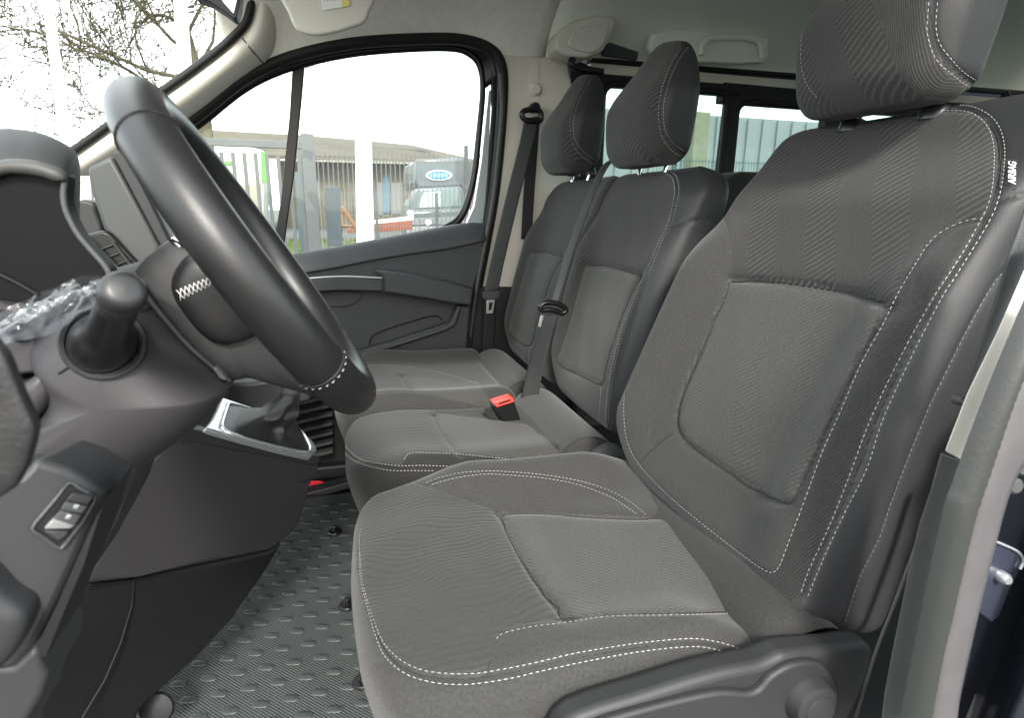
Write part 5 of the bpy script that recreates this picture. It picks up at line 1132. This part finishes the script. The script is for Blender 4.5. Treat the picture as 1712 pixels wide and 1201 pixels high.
# dark cabinet, timber, orange barrier
dk = box('dark_cabinet', U(558, 362, 'y', 11), (.24, .24, 1.0), mat('cabinet_black', (.03, .04, .05), .5), None, .01); recenter(dk); tag(dk, 'narrow black upright cabinet standing on the grass behind the gate', 'cabinet')
tb = thing('timber_trestle', U(585, 380, 'y', 12)*V(1, 1, 0)+V(0, 0, GZ), 'orange brown timber trestle leaning beside the white pole', 'trestle')
WOOD = mat('orange_timber', (.20, .10, .05), .7, var=(4, .2))
tube('leg', [U(572, 346, 'y', 12), U(598, 385, 'y', 12.1)], .035, WOOD, tb, 6); tube('leg', [U(574, 346, 'y', 12.2), U(570, 392, 'y', 12.2)], .03, WOOD, tb, 6); tube('crossbar', [U(570, 378, 'y', 12.1), U(600, 379, 'y', 12.1)], .03, WOOD, tb, 6)
ob2 = thing('orange_barrier', U(640, 378, 'y', 14)*V(1, 1, 0)+V(0, 0, GZ), 'long orange red barrier with a white top behind the mesh fence', 'barrier')
slab('barrier_rail', [U(x, y, 'y', 14) for x, y in [(580,384),(600,377),(690,368),(690,384),(600,390),(582,390)]], (0, .3, 0), mat('barrier_orange', (.20, .045, .02), .5, var=(5, .15)), ob2, .01, 2)
slab('barrier_top', [U(x, y, 'y', 14.02) for x, y in [(600,372),(690,362),(690,368),(600,377)]], (0, .3, 0), WHT, ob2, .01, 2)
# brown building
bld = thing('brown_building', U(620, 300, 'y', 42)*V(1, 1, 0)+V(0, 0, GZ), 'long low building with a brown corrugated roof and weathered pale walls', 'building')
WALL = mat('weathered_wall', (.10, .086, .065), .9, .2, var=(.8, .25)); ROOF = mat('fibre_roof', (.07, .058, .043), .9, .2, var=(.6, .2))
def D(px, py, y): return U(px, py, 'y', y)
eL, eR = D(452, 268, 42), D(800, 274, 42)
slab('wall', [V(eL[0]+.5, 42.8, GZ), V(eR[0]+6, 42.8, GZ), V(eR[0]+6, 42.8, eR[2]+.2), V(eL[0]+.5, 42.8, eL[2]+.3)], (0, 12, 0), WALL, bld, 0)
rz = D(600, 240, 50)[2]
rP = [D(350, 258, 40), D(830, 276, 42), D(745, 258, 50), D(640, 243, 56), D(515, 230, 52), D(332, 219, 48)]
roof = mesh('roof', np.array([D(340, 262, 41), D(520, 263, 41.5), D(820, 276, 42), D(762, 266, 50), D(692, 245, 56), D(600, 236, 56), D(515, 229, 54), D(335, 219, 50)]), [(0, 1, 6, 7), (1, 2, 3, 4, 5, 6)], ROOF, bld, False); solid(roof, .25, 0)
cv_, cf_ = [], []
for k in range(90):
    t_ = k/89; a_ = D(340+480*t_, 262+14*t_, 40.95); b_ = D(335+427*t_, (219+24*min(t_*1.2, 1)) if t_ < .83 else 243+(t_-.83)*135, 52); v_, f_ = tube_geo([a_+V(0, 0, .08), a_*.35+b_*.65+V(0, 0, .05)], .06, 4, base=len(cv_)); cv_ += v_.tolist(); cf_ += f_
tag(mesh('roof_ribs', np.array(cv_), cf_, ROOF, bld), kind='stuff')
slab('gutter', [D(340, 261, 40.8), D(820, 275, 41.8), D(820, 278, 41.8), D(340, 265, 40.8)], (0, .2, 0), mat('gutter_grey', (.4, .38, .33), .7), bld, 0)
for (x0, x1, y0, y1, m_) in ((640, 652, 292, 356, 'blue'), (654, 672, 305, 358, 'grey'), (524, 534, 300, 370, 'grey'), (630, 639, 305, 360, 'grey')):
    slab('doorway' if m_ == 'grey' else 'blue_panel', [D(x0, y0, 42.7), D(x1, y0, 42.7), D(x1, y1, 42.7), D(x0, y1, 42.7)], (0, .06, 0), mat('p_%s_%d' % (m_, x0), (.06, .12, .17) if m_ == 'blue' else (.13, .13, .13), .7), bld, 0)
wb = thing('white_hall', U(390, 300, 'y', 36)*V(1, 1, 0)+V(0, 0, GZ), 'bright white hall with a vivid green corner stripe at the left of the window', 'building')
slab('wall', [D(325, 232, 36), D(400, 240, 36), D(440, 252, 36), D(440, 390, 36)*V(1, 1, 0)+V(0, 0, GZ), D(300, 390, 36)*V(1, 1, 0)+V(0, 0, GZ)], (-.2, 5, 0), mat('hall_white', (.5, .51, .45), .6), wb, 0)
slab('green_trim', [D(436, 252, 35.9), D(446, 256, 35.9), D(446, 305, 35.9), D(437, 305, 35.9)], (0, .3, 0), mat('hall_green', (.06, .20, .03), .5), wb, 0)
slab('green_sign', [D(355, 271, 35.9), D(388, 269, 35.9), D(388, 275, 35.9), D(355, 277, 35.9)], (0, .08, 0), MATS['hall_green'], wb, 0)
slab('hall_base', [D(330, 312, 35.92), D(437, 308, 35.92), D(437, 365, 35.92), D(330, 365, 35.92)], (0, .1, 0), mat('hall_cream', (.22, .21, .155), .8, var=(1, .15)), wb, 0)
# ---- van parked beyond the fence
pv_ = thing('parked_box_van', U(728, 330, 'y', 20)*V(1, 1, 0)+V(0, 0, GZ), 'silver grey box van beyond the fence with a blue oval sign on its box', 'van')
SIL = mat('van_silver', (.06, .072, .085), .35, .5, coat=.5); DGL = mat('van_dark_glass', (.10, .14, .15), .1, .8)
Y0 = 20
slab('cargo_box', [D(x, y, Y0+1.2) for x, y in [(696,266),(786,264),(800,300),(800,318),(770,312),(700,315),(692,305)]], (0, 4, 0), SIL, pv_, .08, 3)
slab('cab', [D(x, y, Y0+.6) for x, y in [(700,314),(770,311),(786,330),(792,352),(792,400),(679,402),(680,356),(690,330)]], (0, 1.6, 0), SIL, pv_, .08, 3)
slab('bonnet', [D(x, y, Y0) for x, y in [(683,352),(786,348),(793,362),(793,402),(678,402),(678,365)]], (0, 1.0, 0), SIL, pv_, .10, 3)
slab('windscreen', [D(x, y, Y0+.55) for x, y in [(703,318),(766,315),(774,345),(695,349)]], (0, .05, 0), DGL, pv_, .02, 2)
slab('windscreen_glare', [D(x, y, Y0+.52) for x, y in [(708,322),(738,320),(738,346),(700,347)]], (0, .02, 0), mat('van_glass_painted_glare', (.40, .46, .46), .1, .8), pv_, .01, 1)  # reflected glare painted as a pale pane over the dark glass
slab('grille', [D(x, y, Y0-.05) for x, y in [(688,365),(784,362),(784,374),(688,377)]], (0, .08, 0), mat('van_grille', (.16, .17, .18), .4), pv_, .02, 2)
slab('bumper', [D(x, y, Y0-.10) for x, y in [(680,380),(792,376),(792,402),(680,402)]], (0, .2, 0), mat('van_bumper', (.22, .23, .24), .5), pv_, .03, 2)
for hx in (686, 785): slab('headlight', [D(hx-4, 352, Y0-.06), D(hx+5, 352, Y0-.06), D(hx+6, 368, Y0-.06), D(hx-3, 370, Y0-.06)], (0, .1, 0), WHT, pv_, .03, 2)
lathe('round_badge', [(0, .03), (.09, .03), (.10, .02), (.10, 0)], D(716, 372, Y0-.06), (0, -1, 0), WHT, pv_, 20)
tube('door_mirror', [D(684, 336, Y0+.5), D(680, 345, Y0+.5)], .10, DGL, pv_, 8)
el = lambda k, y: [D(734+22*k*math.cos(a), 293+8.6*k*math.sin(a), y) for a in np.linspace(0, 2*math.pi, 28, endpoint=False)]
ov = slab('oval_sign', el(1.0, Y0+1.12), (0, .05, 0), WHT, pv_, 0); slab('oval_blue', el(.84, Y0+1.10), (0, .03, 0), mat('sign_blue', (.035, .17, .33), .5), ov, 0)
for j, (x0, w_) in enumerate(((720,3),(725,6),(733,3),(738,5),(745,3))): slab('oval_lettering', [D(x0, 290, Y0+1.09), D(x0+w_, 290, Y0+1.09), D(x0+w_-1, 296, Y0+1.09), D(x0-1, 296, Y0+1.09)], (0, .01, 0), mat('sign_light_%d' % j, (.2, .5, .8), .5), ov, 0)
for j in range(3):
    slab('bonnet_lettering', [D(720, 353+j*3.4, Y0-.02), D(738-j*2, 352.6+j*3.4, Y0-.02), D(738-j*2, 354.4+j*3.4, Y0-.02), D(720, 354.8+j*3.4, Y0-.02)], (0, .02, 0), mat('sign_dark_%d' % j, (.15, .16, .17), .5), pv_, 0)
mp2 = vpost('mast_post', 779, 243, 16, .10, mat('mast_dark', (.05, .05, .05), .5), None); recenter(mp2); tag(mp2, 'dark square post rising beside the parked box van', 'post')
# ---- outside the rear windows
gw = thing('pale_warehouse', V(14, 16, GZ), 'long pale metal clad warehouse behind the rear side windows', 'building')
slab('wall', [V(6, 14, GZ), V(60, 16, GZ), V(60, 16, 3.6), V(6, 14, 3.3)], (0, 8, 0), mat('cladding', (.22, .245, .25), .6, var=(.5, .08)), gw, 0)
rv_, rf_ = [], []
for k in range(110): addbox(rv_, rf_, (6.2+k*.48, 13.94+k*.48*.037, 1.45), (.03, .05, 3.7))
tag(mesh('cladding_ribs', np.array(rv_), rf_, MATS['cladding'], gw, False), kind='stuff')
vpp = box('yellow_green_column', (7.35, 11.5, 1.2), (.35, .35, 3.4), mat('column_lichen', (.20, .205, .14), .8, var=(3, .2)), None, .02); recenter(vpp); tag(vpp, 'yellow green concrete column seen through the rear side window', 'column')
wf = thing('welded_wire_fence', V(12, 9, GZ), 'welded wire fence with a folded top edge beyond the rear side windows', 'fence')
fv, ff = [], []
for k in range(300): addbox(fv, ff, (5+k*.06, 9, (GZ+1.75)/2), (.007, .007, 1.75-GZ))
for z in (-.2, .3, .8, 1.25, 1.35, 1.72): addbox(fv, ff, (14, 9.01, z), (18, .008, .012))
tag(mesh('wire_mesh', np.array(fv), ff, mat('green_wire', (.05, .09, .09), .5), wf, False), kind='stuff')
for k in range(7): box('fence_post', (5.4+k*2.5, 9.05, .7), (.06, .06, 2.3), MATS['green_wire'], wf, 0)
# ---- bare tree
tree = thing('bare_tree', U(345, 300, 'y', 17)*V(1, 1, 0)+V(0, 0, GZ), 'bare winter tree with spreading twiggy limbs behind the white poles', 'tree')
BARK = mat('grey_bark', (.085, .075, .05), .9, .2, var=(6, .3)); TWIG = mat('twig_bark', (.07, .058, .035), .9, .2)
tr = random.Random(21)
tv, tf, wv, wf2 = [], [], [], []
def limb(p, d, r, ln, depth):
    n = 6; r = max(r, .010); P = [p]; dd = d/np.linalg.norm(d)
    for k in range(n):
        dd = dd+V(tr.gauss(0, .24), tr.gauss(0, .18), tr.gauss(0, .22)+(.05 if depth < 4 else -.01)); dd /= np.linalg.norm(dd); P.append(P[-1]+dd*ln/n)
    rr = [max(r*(1-.5*k/n), .007) for k in range(n+1)]; tgt = (tv, tf) if depth < 3 else (wv, wf2)
    v_, f_ = tube_geo(P, rr, 7 if depth < 2 else (4 if depth < 4 else 3), base=len(tgt[0])); tgt[0].extend(v_.tolist()); tgt[1].extend(f_)
    if depth >= 4:
        for q in P[2:]:
            if tr.random() < .08:
                b = len(wv); s_ = .025; wv.extend([(q+V(s_, 0, 0)).tolist(), (q+V(-s_, 0, s_)).tolist(), (q+V(0, 0, -s_)).tolist()]); wf2.append((b, b+1, b+2))
        return
    nb = 3 if depth else 5
    for k in range(nb+(1 if depth in (1, 2, 3) else 0)):
        i = tr.randint(2, n); q = P[i]; s_ = V(tr.gauss(0, 1), tr.gauss(0, .7), tr.gauss(.15, .8)); s_ -= dd*(s_@dd); s_ /= np.linalg.norm(s_)
        nd = dd*.75+s_*tr.uniform(.5, 1.0); limb(q, nd, rr[i]*tr.uniform(.5, .68), ln*tr.uniform(.58, .88), depth+1)
TK = [D(347, 395, 17)*V(1, 1, 0)+V(0, 0, GZ), D(346, 300, 17), D(343, 215, 17), D(330, 130, 17), D(312, 60, 17), D(285, -30, 17)]
v_, f_ = tube_geo(crom(TK, 6), [.24, .20, .17, .15, .12, .09], 10, base=0); tv.extend(v_.tolist()); tf.extend(f_)
for (px, py), (dx, dy), r, ln in (((343,215), (-1, -.05), .07, 3.0), ((338,180), (-1, .1), .08, 3.2), ((330,130), (-1, -.15), .09, 3.4), ((325,110), (.9, -.45), .07, 2.4), ((318,85), (-.8, -.55), .08, 3.0), ((312,60), (.7, -.7), .07, 2.2), ((300,20), (-.7, -.8), .07, 2.6), ((335,160), (.9, -.5), .06, 2.0), ((290,-10), (.3, -1), .06, 2.2), ((340,195), (-.9, .25), .06, 2.8), ((306,40), (-1, -.2), .07, 3.2)):
    p = D(px, py, 17); limb(p, V(dx, tr.gauss(0, .35), -dy), r*.62, ln*.95, 0)
mesh('trunk', np.array(tv), tf, BARK, tree); tag(mesh('twigs', np.array(wv), wf2, TWIG, tree, False), kind='stuff')
